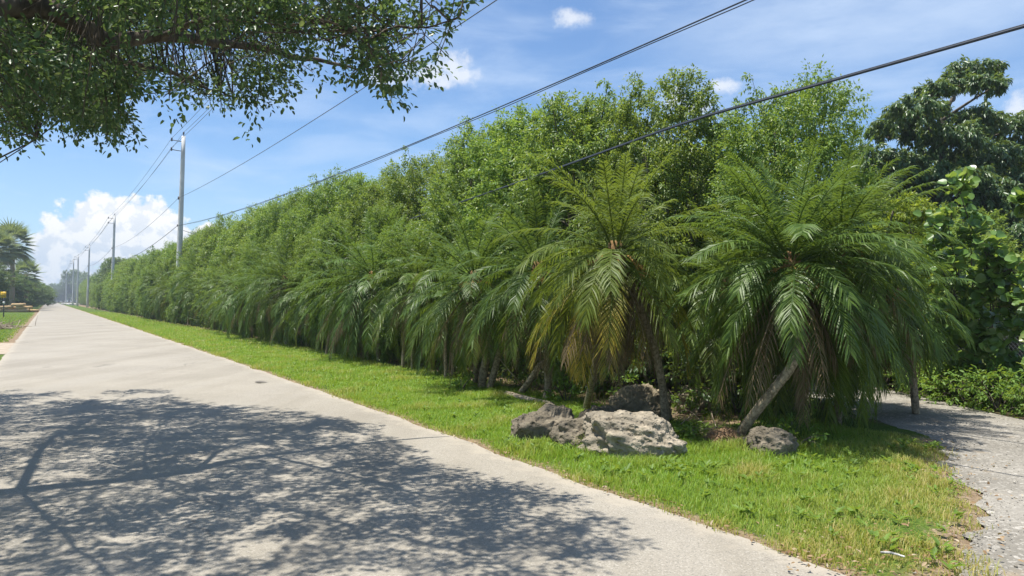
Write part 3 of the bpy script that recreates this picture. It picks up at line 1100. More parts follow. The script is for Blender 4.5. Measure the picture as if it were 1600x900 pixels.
near_fig_labels = [
    "tall weeping fig at the drive end of the hedge above the upright palm",
    "second weeping fig from the drive end of the hedge, above the leaning palm",
    "third weeping fig from the drive end of the hedge, with tall loose shoots",
    "fourth weeping fig from the drive end of the hedge, above the yellowing palm",
    "fifth weeping fig from the drive end of the hedge",
    "sixth weeping fig from the drive end of the hedge",
    "seventh weeping fig from the drive end of the hedge",
    "eighth weeping fig from the drive end of the hedge",
]
al, q = 7.0, 0
HT = ([7, 9.4, 15, 20, 33, 60, 130, 300], [4.75, 5.35, 6.0, 5.8, 6.1, 6.25, 6.7, 8.0])
while al < 330:
    off = 9.35 + rng.normal(0, .25) - (.0 if al < 8 else 0) + .008 * max(0, al - 30)
    hh = np.interp(al, *HT) * rng.uniform(.95, 1.05) * .97
    protos_ = near_fig if al < 34 else far_fig
    lab = near_fig_labels[q] if q < 8 else FIGL
    w = rng.uniform(.95, 1.15) * (1.0 if al < 90 else 1.25) * float(np.interp(al, [7, 11], [.62, 1.0]))
    put_fig(protos_[q % 3], tuple(road(off, al)), rng.uniform(0, 6.28), (w, w, hh / 5.6), lab, None if q < 8 else FIGG)
    al += rng.uniform(1.9, 2.5) if al < 60 else (rng.uniform(2.6, 3.3) if al < 140 else rng.uniform(4, 5.2))
    q += 1
al = 10.5
while al < 90:    # a second rank close behind
    put_fig(far_fig[q % 3], tuple(road(12.4 + rng.normal(0, .4), al)), rng.uniform(0, 6.28), (1.15, 1.15, np.interp(al, *HT) * rng.uniform(.92, 1.03) / 5.6 * .93),
            "weeping fig in the second rank of trees behind the hedge", "weeping figs in the second rank")
    al += rng.uniform(3.0, 3.9)
    q += 1
# younger figs pushing out between the palms of the row
al = 17.0
while al < 150:
    sc_ = rng.uniform(.46, .70) * (1 + .002 * min(al, 120))
    put_fig(near_fig[q % 3], tuple(road(7.9 + rng.normal(0, .25), al)), rng.uniform(0, 6.28), (sc_ * .95, sc_ * .95, sc_),
            "young fig pushing out between the palms of the roadside row", "young figs between the palms")
    al += rng.uniform(2.2, 5.0)
    q += 1
# lime yellow fig shrub at the drive end
yf = make_fig("lime yellow young fig bush between the palms and the dark tall tree", 3.6, 1.0, 16, 26, 26, .08, .042, 131, None, "fig_yellow", 5)
yf.location = tuple(at(1400, 469, 14.0) * np.array([1, 1, 0]))

# lower green shrubs that close the hedge foot behind the palms
SHG = "undergrowth shrubs at the foot of the hedge"


def make_shrub(label, h, r, n, nl, ll, lw, material, seed, kind="oval", group=None, name="shrub", stems=7):
    global rng
    keep, rng = rng, np.random.default_rng(seed)
    t = thing(name, label, "shrub", (0, 0, 0), 0, group)
    g, gw = Geo(), Geo()
    for q in range(stems):
        a = rng.uniform(0, 6.28)
        e = np.array([math.cos(a) * r * .7, math.sin(a) * r * .7, h * rng.uniform(.55, .9)])
        gw.tube(spline([(0, 0, -.03), e * .5 + np.array([0, 0, .1 * h]), e], 8), np.linspace(.014, .004, 8), 5, 0, False)
    d = unit(rng.normal(0, 1, (n, 3)) + np.array([0, 0, .3]))
    C = np.stack([d[:, 0] * r, d[:, 1] * r, h * .5 + d[:, 2] * h * .48], -1) * rng.uniform(.45, .9, (n, 1))
    C[:, 2] = np.abs(C[:, 2]) + .03
    twig_leaves(g, gw, C, d + np.array([0, 0, .4]), min(r, h) * rng.uniform(.3, .55, n), nl, ll, lw, kind, .55, 1.1, r0=.004, gw_on=n < 120)
    gw.build("stem", M["fig_bark"], t, smooth=True)
    g.build("foliage", M[material], t)
    rng = keep
    return t


SHL = "dark leafy undergrowth shrub at the hedge foot behind the palms"
sp_ = [make_shrub(SHL, 1.5, .95, 110, 18, .085, .045, "under", 140 + q, "oval", SHG, "undergrowth_shrub") for q in range(2)]
al, q = 7.2, 0
while al < 60:
    loc, rz, s = tuple(road(8.35 + rng.normal(0, .2), al)), rng.uniform(0, 6.28), rng.uniform(.85, 1.25)
    if q < 2:
        sp_[q].location, sp_[q].rotation_euler, sp_[q].scale = loc, (0, 0, rz), (s,) * 3
    else:
        dup(sp_[q % 2], loc, rz, s, SHL, SHG)
    al += rng.uniform(1.3, 1.8) if al < 30 else 2.4
    q += 1

# small plants seen between the trunks
for bp, h, lab, sd in [((885, 632), .42, "small bright sapling between the broken trunk and the palm trunk", 1), ((985, 640), .5, "small green sapling behind the brown boulder", 2),
                       ((1082, 650), .45, "low leafy plant beside the shaded boulder", 3), ((1240, 705), .3, "low weedy plant at the right end of the small grey boulder", 4),
                       ((1095, 690), .22, "creeping weeds left of the exposed root ball", 5), ((720, 612), .3, "low weeds at the foot of the two cut trunks", 6)]:
    s = make_shrub(lab, h, .28, 26, 9, .065, .034, "weed", 150 + sd, "oval", None, "sapling", 4)
    s.location = tuple(gnd(*bp))

# ------------------------------------------------------------------ overhanging shade tree at the left
prof_x = [-50, 0, 60, 110, 185, 215, 250, 290, 340, 395, 430, 470, 520, 555, 600, 620, 650, 700, 745, 780]
prof_y = [262, 250, 215, 225, 240, 170, 160, 185, 190, 210, 165, 130, 150, 215, 205, 170, 150, 125, 95, 40]
shad = [(-400, 600), (0, 612), (250, 613), (300, 636), (420, 642), (545, 660), (628, 690), (640, 712), (740, 752), (890, 780), (990, 846), (930, 905), (880, 1200), (-400, 1200)]
TRUNK = np.array([-7.4, 5.2, 0.0])
limb_px = [
    ([(-400, 120, 5.6), (-160, 60, 6.0), (40, 8, 6.4), (130, 44, 6.7), (182, 66, 7.0), (250, 57, 7.3), (330, 66, 7.6), (420, 78, 8.0), (500, 95, 8.3), (560, 110, 8.5)], .125, .012),
    ([(130, 44, 6.7), (190, 95, 7.6), (260, 110, 8.2), (330, 140, 8.8), (400, 160, 9.2)], .035, .008),
    ([(40, 8, 6.4), (60, 70, 7.6), (110, 130, 9.0), (150, 180, 10.0)], .018, .006),
    ([(-160, 60, 6.0), (-80, 120, 8.0), (10, 170, 9.5), (60, 215, 10.5)], .05, .008),
    ([(250, 57, 7.3), (360, 20, 6.5), (480, 30, 5.8), (600, 45, 5.4), (700, 30, 5.0)], .028, .005),
    ([(40, 8, 6.4), (250, -120, 5.2), (460, -220, 4.4), (640, -260, 3.8)], .02, .006),
    ([(-160, 60, 6.0), (-150, -250, 4.2), (-100, -700, 3.0)], .025, .006),
]
st = thing("shade_tree", "large shade tree reaching dark leafy limbs over the road at upper left", "tree", tuple(TRUNK))
tg = Geo()
limb_pts = []
fork = at(-400, 120, 5.6)
tr = spline([TRUNK - np.array([0, 0, .1]), TRUNK + np.array([.1, .0, 1.2]), TRUNK + np.array([.5, .1, 2.2]), fork], 18)
tg.tube(tr - TRUNK, np.linspace(.34, .13, 18), 12)
for pts, r0, r1 in limb_px:
    P = spline([at(*p) for p in pts], 40)
    P += np.array([[mnoise.noise((k * .35, pts[0][0] * .01, 1)) * .05, 0, mnoise.noise((k * .35, 5, pts[0][1] * .01)) * .06] for k in range(40)]) * np.linspace(0.2, 1, 40)[:, None]
    tg.tube(P - TRUNK, np.linspace(r0, r1, 40), 9)
    limb_pts.append(P)
for dx, dy, dz in [(-3, -2, 3.0), (-2, 3.5, 2.6), (1.5, -3.5, 3.2), (-4, 1, 3.0), (3, -5, 2.8)]:
    e = fork + np.array([dx, dy, dz * .6])
    P = spline([fork, fork + np.array([dx * .4, dy * .4, dz * .45]), e], 20)
    tg.tube(P - TRUNK, np.linspace(.045, .01, 20), 8)
    limb_pts.append(P)
LP = np.concatenate(limb_pts)
N = 260000
C = np.stack([rng.uniform(-13, 3, N), rng.uniform(-6, 14, N), rng.uniform(2.6, 6.6, N)], -1)
ctr = np.array([-5.2, 5.0])
rad = np.sqrt(((C[:, :2] - ctr) ** 2).sum(1))
ok = rad < 9.0
ok &= C[:, 2] < 6.7 - (rad / 9.0) ** 2 * 2.0
# nothing too close to the lens
_x, _y, _f = project(C)
ok &= np.sqrt((C ** 2)[:, :2].sum(1) + (C[:, 2] - 1.6) ** 2) > np.where((_f > .3) & (_y > -60), 5.2, 2.6)
C = C[ok]
# boughs: leaves gather in flat sprays with open air between them
nz = np.array([mnoise.fractal((c[0] * 1.05, c[1] * 1.05, c[2] * 1.9), .9, 2.0, 4) for c in C])
px, py, pf = project(C)
infr = (pf > .3) & (px > -60) & (px < 1660) & (py > -30) & (py < 930)
lim = np.interp(px, prof_x, prof_y, right=-200)
deep = np.clip((lim - 36 - py) / 110, 0, 1)
G = C - SUNV[None] * (C[:, 2] / SUNV[2])[:, None]
sx, sy, sf = project(G)
ok = nz > np.where(infr, .26 - .27 * deep - .15 * np.clip((px - 560) / 80, 0, 1), np.where((sx < 520) & (sy > 640) & (sf > .3), -.05, .09))
ok &= ~infr | (py < lim - 36)
ok &= ~((pf > .3) & (px > 740) & (py > -500) & (py < 930))
sin_ = (sf > .3) & (sx > -20) & (sx < 1620) & (sy < 915) & (sy > 0)
ok &= ~sin_ | inside(shad, sx, sy)
# the big limb stays bare on the side towards the road
lx, ly, lf = project(LP[:40])
for q in range(0, 40):
    ok &= ~((np.abs(px - lx[q]) < 24) & (np.abs(py - ly[q]) < 36) & (pf < lf[q] + .5) & (px < 430))
seen = infr | sin_
ok &= seen | (rng.uniform(0, 1, len(C)) < .25)
C, infr = C[ok], infr[ok]
print("canopy candidates", len(C), infr.sum())
low_left = (sx[ok] < 520) & (sy[ok] > 650) & (sf[ok] > .3)
C = np.concatenate([C[infr & low_left][:1800], C[infr & ~low_left][:1800], C[~infr & low_left][:3400], C[~infr & ~low_left][:1900]])
near_i = np.array([np.argmin(((LP - c) ** 2).sum(1)) for c in C])
base = LP[near_i]
out_d = unit(C - base + np.array([0, 0, .05]))
lg_ = Geo()
tw_d = unit(out_d + rng.normal(0, .35, C.shape))
tw_l = rng.uniform(.28, .5, len(C))
for q in range(0, 3600, 2):
    p0 = C[q] - TRUNK - out_d[q] * .2
    p1 = p0 + tw_d[q] * tw_l[q]
    tg.tube(np.stack([p0 - out_d[q] * .25, p0, (p0 + p1) / 2, p1]), [.004, .0035, .003, .0015], 3, 0, False)
twig_leaves(lg_, tg, C - TRUNK - out_d * .2, tw_d, tw_l, 24, .051, .029, "oval", .04, 1.0, gw_on=False)
for q in range(len(C)):
    if q % 9 == 0:
        a, b = base[q] - TRUNK, C[q] - TRUNK
        if np.linalg.norm(a - b) < 2.2:
            tg.tube(spline([a, (a + b) / 2 + rng.normal(0, .07, 3), b, b + out_d[q] * .25], 8), np.linspace(.009, .003, 8), 4, 0, False)
tg.build("trunk", M["bark"], st, smooth=True)
lg_.build("crown", M["canopy"], st)

# ------------------------------------------------------------------ dark tall tree beyond the drive
dt = thing("dark_tree", "tall dark green tree with umbrella leaf clumps rising behind the gravel drive", "tree", tuple(at(1495, 469, 24) * np.array([1, 1, 0])))
DO = np.array(dt.location)
g, gw = Geo(), Geo()
clumps = [(1520, 112, 1.0), (1492, 130, .7), (1462, 138, .55), (1545, 130, .6), (1400, 195, .8), (1432, 170, .9), (1378, 205, .55), (1440, 205, .8), (1560, 200, 1.1), (1520, 185, .9),
          (1490, 215, 1.0), (1585, 235, 1.1), (1545, 250, 1.2), (1450, 245, .8), (1400, 262, 1.0), (1360, 248, .9), (1350, 285, .9), (1425, 290, 1.1), (1495, 275, 1.0), (1600, 290, 1.3), (1540, 310, 1.2),
          (1380, 325, 1.1), (1455, 335, 1.2), (1505, 360, 1.2), (1575, 365, 1.3), (1620, 400, 1.4), (1420, 390, 1.1), (1480, 420, 1.3), (1545, 430, 1.3), (1600, 470, 1.4), (1450, 470, 1.2), (1520, 500, 1.3), (1390, 440, 1.2), (1640, 330, 1.4), (1650, 240, 1.2), (1345, 370, 1.0), (1340, 430, 1.1), (1570, 540, 1.3), (1420, 540, 1.2), (1490, 560, 1.2), (1380, 520, 1.2)]
trunkp = spline([(0, 0, -.1), rel(at(1485, 400, 24), DO), rel(at(1478, 280, 24), DO), rel(at(1470, 200, 24), DO), rel(at(1500, 130, 24), DO)], 30)
gw.tube(trunkp, np.linspace(.22, .04, 30), 9)
clumps += [(rng.uniform(1345, 1650), rng.uniform(250, 570), rng.uniform(.9, 1.3)) for _ in range(26)]
for cx, cy, rr in clumps:
    dep = 24 + rng.uniform(-1.8, 1.8)
    c = rel(at(cx, cy, dep), DO)
    s = trunkp[np.argmin(((trunkp - c + np.array([0, 0, .9])) ** 2).sum(1))]
    gw.tube(spline([s, (s + c) / 2 + np.array([0, 0, -.1]) + rng.normal(0, .1, 3), c - np.array([0, 0, .2])], 9), np.linspace(.06, .02, 9), 6, 0, False)
    k = int(120 * rr * rr) + 20
    d = unit(rng.normal(0, 1, (k, 3)) * np.array([1, 1, .5]) + np.array([0, 0, .3]))
    twig_leaves(g, gw, c + d * np.array([1, 1, .55]) * rr * rng.uniform(.2, .9, (k, 1)) * .85, d, rr * rng.uniform(.25, .45, k), 26, .16, .062, "point", 1.1, .8, gw_on=False)
gw.build("trunk", M["fig_bark"], dt, smooth=True)
g.build("crown", M["dark"], dt)

# trees far right behind, closing the view beyond the drive
BT = "leafy tree standing in the dense growth beyond the gravel drive"
for q, (x, y, s) in enumerate([(1.5, 31, 1.1), (5, 27, 1.0), (8.5, 30, 1.15), (13.5, 29, 1.1), (18, 26, 1.1), (12, 20, .7), (9.6, 17.5, .62), (15, 17, .75), (3.2, 24.5, .8)]):
    dup(far_fig[q % 3], (x, y, 0), q * 1.3, (s * 1.25, s * 1.25, s), BT, "trees beyond the gravel drive")

# ------------------------------------------------------------------ sea grapes by the drive
def sea_grape(label, loc, spots, seed, push=0.0):
    global rng
    keep, rng = rng, np.random.default_rng(seed)
    t = thing("sea_grape", label, "shrub", loc)
    o_ = np.array(loc)
    g, gw = Geo(), Geo()
    for cx, cy, dep, rr, n in spots:
        dep, rr, n = dep + push, rr * (1 + push * .09), int(n * (1 + push * .12))
        c = rel(at(cx, cy, dep), o_)
        b = np.array([rng.normal(0, .2), rng.normal(0, .2), -.05])
        gw.tube(spline([b, b + (c - b) * np.array([.3, .3, .5]), c], 12), np.linspace(.016, .006, 12), 6, 0, False)
        for w in range(max(3, n // 9)):
            d = unit(rng.normal(0, 1, 3) + np.array([0, 0, .45]))
            e = c + d * rr * rng.uniform(.7, 1.25) * np.array([1, 1, 1.1])
            gw.tube(spline([c - d * .1, (c + e) / 2 + rng.normal(0, .04, 3), e], 6), np.linspace(.007, .004, 6), 5, 0, False)
            k = 18
            tt = rng.uniform(.25, 1.0, (k, 1))
            P = c + (e - c) * tt + rng.normal(0, .05, (k, 3))
            D = unit(rng.normal(0, 1, (k, 3)) * np.array([1, 1, .5]) + d * .3 + np.array([0, 0, -.15]))
            Nn = unit(np.array([-.1, -.5, .75]) + rng.normal(0, .45, (k, 3)))
            s = rng.uniform(.08, .16, k)
            g.leaves(P, D, Nn, s, s * 1.08, "round")
    gw.build("stem", M["bark"], t, smooth=True)
    g.build("foliage", M["grape"], t)
    rng = keep
    return t


sea_grape("sea grape bush with large round leaves reaching up beside the gravel drive", (7.6, 12.2, 0),
          [(1500, 300, 9.9, .26, 30), (1480, 345, 9.9, .28, 34), (1515, 345, 10.1, .22, 22), (1500, 390, 10.0, .34, 50), (1465, 400, 10.2, .24, 26), (1545, 400, 9.8, .30, 44), (1580, 420, 9.7, .34, 56), (1530, 440, 10.0, .36, 60),
           (1490, 460, 10.2, .34, 54), (1600, 470, 9.7, .36, 60), (1560, 480, 9.9, .36, 60), (1510, 510, 10.2, .34, 56), (1465, 500, 10.6, .30, 46), (1590, 520, 9.8, .34, 54), (1545, 540, 10.1, .34, 54), (1480, 550, 10.6, .34, 60), (1520, 575, 10.3, .34, 60), (1560, 590, 10.1, .34, 60), (1600, 570, 9.9, .36, 60)], 201, 1.4)
sea_grape("sea grape bush at the right frame edge with one branch of round leaves higher up", tuple(gnd(1690, 660)),
          [(1605, 320, 9.3, .16, 14), (1625, 360, 9.3, .26, 26), (1640, 420, 9.4, .36, 50), (1660, 480, 9.4, .4, 60), (1650, 540, 9.5, .4, 60), (1700, 450, 9.4, .4, 60)], 203)
sea_grape("small sea grape shrub deeper in along the drive", (7.6, 13.6, 0),
          [(1440, 480, 13.2, .4, 60), (1425, 520, 13.4, .36, 50), (1460, 540, 13.4, .4, 60), (1405, 545, 13.8, .3, 44), (1450, 580, 13.6, .36, 50), (1410, 590, 14.0, .3, 40), (1490, 590, 13.0, .36, 50)], 205)

# weeds along the far side of the drive
WL = "low weedy clump along the far edge of the gravel drive"
WG = "weeds along the far edge of the drive"
wproto = [make_shrub(WL, .62, .55, 90, 13, .07, .036, "weed", 210 + q, "oval", WG, "weed_clump", 6) for q in range(2)]
for q, (x, y, s) in enumerate([(7.25, 10.2, .8), (7.1, 10.9, .9), (7.7, 10.7, 1.0), (7.0, 11.5, .95), (7.6, 11.4, 1.05), (6.95, 12.1, .9), (6.95, 12.9, 1.0), (7.5, 12.2, 1.1), (6.75, 13.6, 1.0), (7.1, 14.3, 1.0), (6.6, 14.8, 1.1), (8.2, 10.4, 1.1), (6.4, 16.0, 1.1), (8.2, 11.6, 1.1), (7.4, 9.5, .7)]):
    if q < 2:
        wproto[q].location, wproto[q].scale = (x, y, 0), (s,) * 3
    else:
        dup(wproto[q % 2], (x, y, 0), q * 1.1, s, WL, WG)

# chain-link fence behind the weeds
fn = thing("chain_link_fence", "dark chain-link fence behind the weeds at right edge", "fence", (8.7, 8.6, 0))
fa, fb_ = np.array([9.9, 7.4]), np.array([7.9, 13.4])
fd = unit(fb_ - fa)
FL = np.linalg.norm(fb_ - fa)
O2 = np.array([8.7, 8.6])
g = Geo()
hF, cell = 1.25, .075
for sgn in (-1, 1):
    s0 = -hF
    while s0 < FL + hF:
        a, b = (s0, 0.03), (s0 + sgn * hF, hF)
        ts = [x for x in ((0 - a[0]) / (b[0] - a[0]), (FL - a[0]) / (b[0] - a[0]))]
        lo, hi = max(0, min(ts)), min(1, max(ts))
        if hi > lo:
            p = [(a[0] + (b[0] - a[0]) * u, a[1] + (b[1] - a[1]) * u) for u in (lo, hi)]
            g.tube(np.array([[*(fa + fd * u - O2), z] for u, z in p]), .0022, 3, 0, False)
        s0 += cell
g.build("wire_mesh", M["galv"], fn)
for u in np.linspace(0, FL, 4):
    g = Geo()
    p = fa + fd * u - O2
    g.tube(np.array([[p[0], p[1], -.1], [p[0], p[1], .7], [p[0], p[1], 1.32]]), .025, 8)
    g.build("post", M["galv"], fn, smooth=True)
g = Geo()
g.tube(np.array([[*(fa - O2), 1.27], [*(fb_ - O2), 1.27]]), .018, 7)
g.build("top_rail", M["galv"], fn)

# ------------------------------------------------------------------ boulders
def boulder(label, pts_px, depth, size, material, seed, group=None, sub=5, rotz=0.0, rough=.22, flatten=None):
    px_, py_ = pts_px
    loc = gnd(px_, py_)
    bmx = bmesh.new()
    bmesh.ops.create_icosphere(bmx, subdivisions=sub, radius=1)
    off = Vector((seed * 3.1, seed * 1.7, seed * .9))
    for v in bmx.verts:
        p = v.co.copy()
        # blocky limestone: squash towards a rounded box, then crumple
        p = Vector([math.copysign(abs(c) ** .72, c) for c in p])
        n1_ = mnoise.fractal(p * 1.15 + off, 1.0, 2.0, 3)
        n2_ = mnoise.fractal(p * 3.6 + off, .9, 2.0, 4)
        cel = mnoise.voronoi(p * 3.0 + off)[0][0]
        n3_ = mnoise.noise(p * 13 + off)
        p *= 1 + rough * 1.25 * n1_ + rough * .50 * n2_ - .16 * max(0, .38 - cel) + .022 * n3_
        v.co = Vector((p.x * size[0], p.y * size[1], p.z * size[2]))
        if flatten:
            v.co.z -= flatten * (v.co.x / size[0]) * size[2]
    me = bpy.data.meshes.new("boulder")
    bmx.to_mesh(me)
    bmx.free()
    me.polygons.foreach_set("use_smooth", np.ones(len(me.polygons), bool))
    me.materials.append(M[material])
    ob = bpy.data.objects.new("boulder", me)
    COL.objects.link(ob)
    ob.location = (loc[0], loc[1], size[2] * .42)
    ob.rotation_euler = (0, 0, rotz)
    return tag(ob, label, "rock", group)


boulder("large pale pitted boulder in front of the yellowing palm, the biggest of them", (992, 716), 0, (.50, .30, .30), "rock_pale", 3.3, sub=6, rotz=R(-14), flatten=.34)
boulder("dark weathered boulder at the left end of the boulder line", (848, 690), 0, (.34, .25, .25), "rock_dark", 5.2, rotz=R(10), flatten=-.15)
boulder("mid grey boulder wedged between the dark boulder and the big pale one", (902, 702), 0, (.27, .22, .23), "rock_dark", 7.4, rotz=R(-20))
boulder("grey brown boulder tucked behind the big pale one", (945, 676), 0, (.30, .22, .22), "rock_dark", 9.9)
boulder("tall brownish mossy boulder at the back beside the knobbly trunk", (1000, 658), 0, (.36, .26, .32), "rock_brown", 12.3, sub=6, flatten=-.1)
boulder("shaded boulder among dead twigs between the two front palms", (1092, 648), 0, (.28, .24, .26), "rock_brown", 15.1)
boulder("small grey boulder under the leaning palm right of the root ball", (1203, 716), 0, (.25, .20, .21), "rock_dark", 18.6, flatten=.12)

# ------------------------------------------------------------------ dead wood around the palms
def stick(name, label, cat, pts, r0, r1, material="dead_wood", knob=None, seg=9, group=None, n=24):
    P = spline(pts, n)
    o_ = P[0].copy()
    o_[2] = 0
    g = Geo()
    g.tube(P - o_, np.linspace(r0, r1, n), seg, 0, True, knob)
    ob = g.build(name, M[material], None, smooth=knob is None)
    ob.location = tuple(o_)
    return tag(ob, label, cat, group)


def cut_trunk(label, pts, r0, r1):
    P0 = np.asarray(pts[0]) * np.array([1, 1, 0])
    t = thing("cut_palm_trunk", label, "palm stump", tuple(P0))
    palm_trunk([rel(p, P0) for p in pts], r0, r1, "trunk", t, 40)
    g = Geo()
    top = rel(pts[-1], P0)
    for q in range(26):
        d = unit(rng.normal(0, 1, 3) * np.array([1, 1, .4]) + np.array([0, 0, .4]))
        e = top + d * rng.uniform(.06, .13)
        g.tube(np.stack([top, e, e + np.array([0, 0, -rng.uniform(.02, .12)])]), [.012, .009, .004], 4, 0, False)
    g.build("frayed_top", M["fibre"], t)
    return t


b = gnd(751, 610)
cut_trunk("shorter topless palm trunk, the left of the leaning pair", [b - np.array([0, 0, .05]), at(758, 570, 13.2), at(770, 512, 13.1)], .07, .065)
b = gnd(762, 612)
tall = cut_trunk("taller topless palm trunk with a curled dead shoot on top, right of the pair", [b - np.array([0, 0, .05]), at(774, 575, 13.15), at(785, 530, 13.1), at(784, 486, 13.1)], .055, .06)
g = Geo()
lo = np.array(tall.location)
g.tube(spline([rel(p, lo) for p in [at(784, 486, 13.1), at(790, 480, 13.1), at(792, 500, 13.0), at(790, 530, 13.0)]], 14), np.linspace(.022, .006, 14), 6)
g.build("dead_shoot", M["pale_wood"], tall, smooth=True)
b0 = gnd(812, 618)
stick("broken_palm_trunk", "broken palm trunk bent over in an arch on the verge", "dead trunk",
      [b0 + np.array([0, 0, .02]), at(828, 595, 12.1), at(845, 570, 12.1), at(858, 572, 12.1), at(862, 590, 12.1), at(855, 612, 12.05), at(850, 628, 11.9)], .05, .045, "palm_bark", knobs, 12, None, 44)
stick("fallen_trunk", "pale fallen palm trunk lying on the grass below the broken arch", "log", [gnd(792, 622) + np.array([0, 0, .07]), gnd(825, 630) + np.array([0, 0, .06]), gnd(860, 637) + np.array([0, 0, .05])], .05, .042, "pale_wood", None, 10)
stick("thin_dead_branch", "thin bare branch slanting in the shade right of the two cut trunks", "branch", [gnd(825, 610) + np.array([0, 0, .02]), at(805, 590, 12.8), at(780, 560, 12.9)], .012, .006, "pale_wood", None, 6)
stick("white_stick", "white weathered stick lying in dry grass near the gravel corner", "stick", [gnd(1376, 876) + np.array([0, 0, .05]), gnd(1393, 878) + np.array([0, 0, .055]), gnd(1414, 883) + np.array([0, 0, .05])], .008, .006, "rock_white", None, 7)
DBL = "dry twig on the ground between the big boulder and the root ball"
DBG = "dry twigs around the palm bases"
for pts in [[(1050, 652), (1075, 655), (1102, 668)], [(1082, 684), (1105, 686), (1128, 684)], [(1095, 690), (1120, 683), (1140, 688)], [(1060, 668), (1085, 662), (1110, 650)], [(1075, 700), (1092, 690), (1112, 696)], [(1120, 672), (1112, 660), (1116, 645)]]:
    a = [gnd(x, y) + np.array([0, 0, z]) for (x, y), z in zip(pts, (.02, .12, .03))]
    stick("dry_twig", DBL, "twig", a, .008, .004, "pale_wood", None, 5, DBG, 10)

# leaf litter, pebbles and soil crumbs
lt = Geo()


def litter(n, fn):
    P = fn(n)
    D = unit(rng.normal(0, 1, (n, 3)) * np.array([1, 1, .25]))
    Nn = unit(np.array([0, 0, 1.0]) + rng.normal(0, .35, (n, 3)))
    s = rng.uniform(.02, .045, n)
    lt.leaves(P, D, Nn, s, s * .5, "oval")


def along_road(n):
    al_ = 2.2 + 16 * rng.uniform(0, 1, n) ** 1.8
    off_ = edge_r(al_) + np.abs(rng.normal(0, .16, n)) - .06
    return roadpts(off_, al_, np.full(n, .035))


def along_drive(n):
    k_ = rng.integers(0, 110, n)
    p = dl[k_] + rng.normal(0, .16, (n, 2))
    return np.stack([p[:, 0], p[:, 1], np.full(n, .03)], -1)


def tip(n):
    p = np.array([gnd(x, y)[:2] for x, y in zip(rng.uniform(1230, 1500, n), rng.uniform(828, 905, n))])
    return np.stack([p[:, 0], p[:, 1], np.full(n, .045)], -1)


litter(520, along_road)
litter(260, along_drive)
litter(150, tip)
litter(900, lambda n: roadpts(rng.uniform(6.2, 8.2, n), rng.uniform(3.5, 16, n), np.full(n, .02)))
ob = lt.build("fallen_leaves", M["litter"])
setting(ob, "stuff")

pb = Geo()
oct_v = np.array([[1, 0, 0], [-1, 0, 0], [0, 1, 0], [0, -1, 0], [0, 0, 1], [0, 0, -1.0]])
oct_f = np.array([[0, 2, 4], [2, 1, 4], [1, 3, 4], [3, 0, 4], [2, 0, 5], [1, 2, 5], [3, 1, 5], [0, 3, 5]])
n = 9000
xy = np.stack([rng.uniform(1.6, 7.2, n), rng.uniform(2.6, 14, n)], -1)
kp = inside(DRIVE, xy[:, 0], xy[:, 1])
xy = xy[kp]
xy2 = dl[rng.integers(0, 120, 900)] + rng.normal(0, .12, (900, 2))
al_ = 2.2 + 20 * rng.uniform(0, 1, 900) ** 1.6
er2 = roadpts(edge_r(al_) + rng.normal(0, .09, 900), al_, np.zeros(900))[:, :2]
xy = np.concatenate([xy, xy2, er2])
n = len(xy)
s = np.minimum(rng.lognormal(-5.55, .5, n), .017)
V = oct_v[None] * s[:, None, None] * rng.uniform(.6, 1.3, (n, 6, 1))
V[..., 2] *= .6
V += np.stack([xy[:, 0], xy[:, 1], .008 + s * .3], -1)[:, None, :]
pb.add(V.reshape(-1, 3), (oct_f[None] + (np.arange(n) * 6)[:, None, None]).reshape(-1, 3))
m, nn, out = mat("pebble")
rnd = nn.n("ShaderNodeNewGeometry").outputs["Random Per Island"]
nn.put(out.inputs[0], princ(nn, nn.mix(rnd, (.20, .18, .15), (.42, .385, .33)), .9, .05).outputs[0])
setting(pb.build("gravel", m), "stuff")

# a dark patch on the road
g = Geo()
c = gnd(407, 600)
a = np.linspace(0, 2 * np.pi, 18, endpoint=False)
rr = .13 * (1 + .2 * np.sin(a * 3) + rng.normal(0, .06, 18))
g.add(np.concatenate([np.stack([c[0] + rr * np.cos(a) * .9, c[1] + rr * np.sin(a) * .7, np.full(18, .050)], -1), [[c[0], c[1], .062]]]), np.stack([np.arange(18), (np.arange(18) + 1) % 18, np.full(18, 18)], -1))
setting(g.build("asphalt_patch", bark_mat("tar_patch", (.09, .08, .07), (.17, .155, .135), 20, (1, 1, 1))))

# ------------------------------------------------------------------ poles and lines
PS = 1.212
POLES = [(6.6 * PS, -34, 13.6, "concrete utility pole behind the viewer"), (6.6 * PS, 48.7 * PS, 13.6, "nearest tall concrete utility pole rising out of the hedge"),
         (6.35 * PS, 99.7 * PS, 13.7, "second concrete utility pole along the hedge, in front of the big white cloud"), (6.0 * PS, 154 * PS, 13.5, "third utility pole beyond the hedge with two side brackets"),
         (5.5 * PS, 190 * PS, 13.5, "fourth utility pole, far along the road"), (5.2 * PS, 213 * PS, 13.6, "fifth utility pole, standing on the far verge"), (5.2 * PS, 296 * PS, 13.5, "farthest visible utility pole at the road end")]
LEAN = np.array([.028, 0.0])


def pole_pt(q, h, side=0.0):
    off, al, H, _ = POLES[q]
    p = road(off, al, h)
    lean = LEAN * h if q in (1, 2, 3) else LEAN * h * .3
    p[:2] += lean + RN * side
    return p


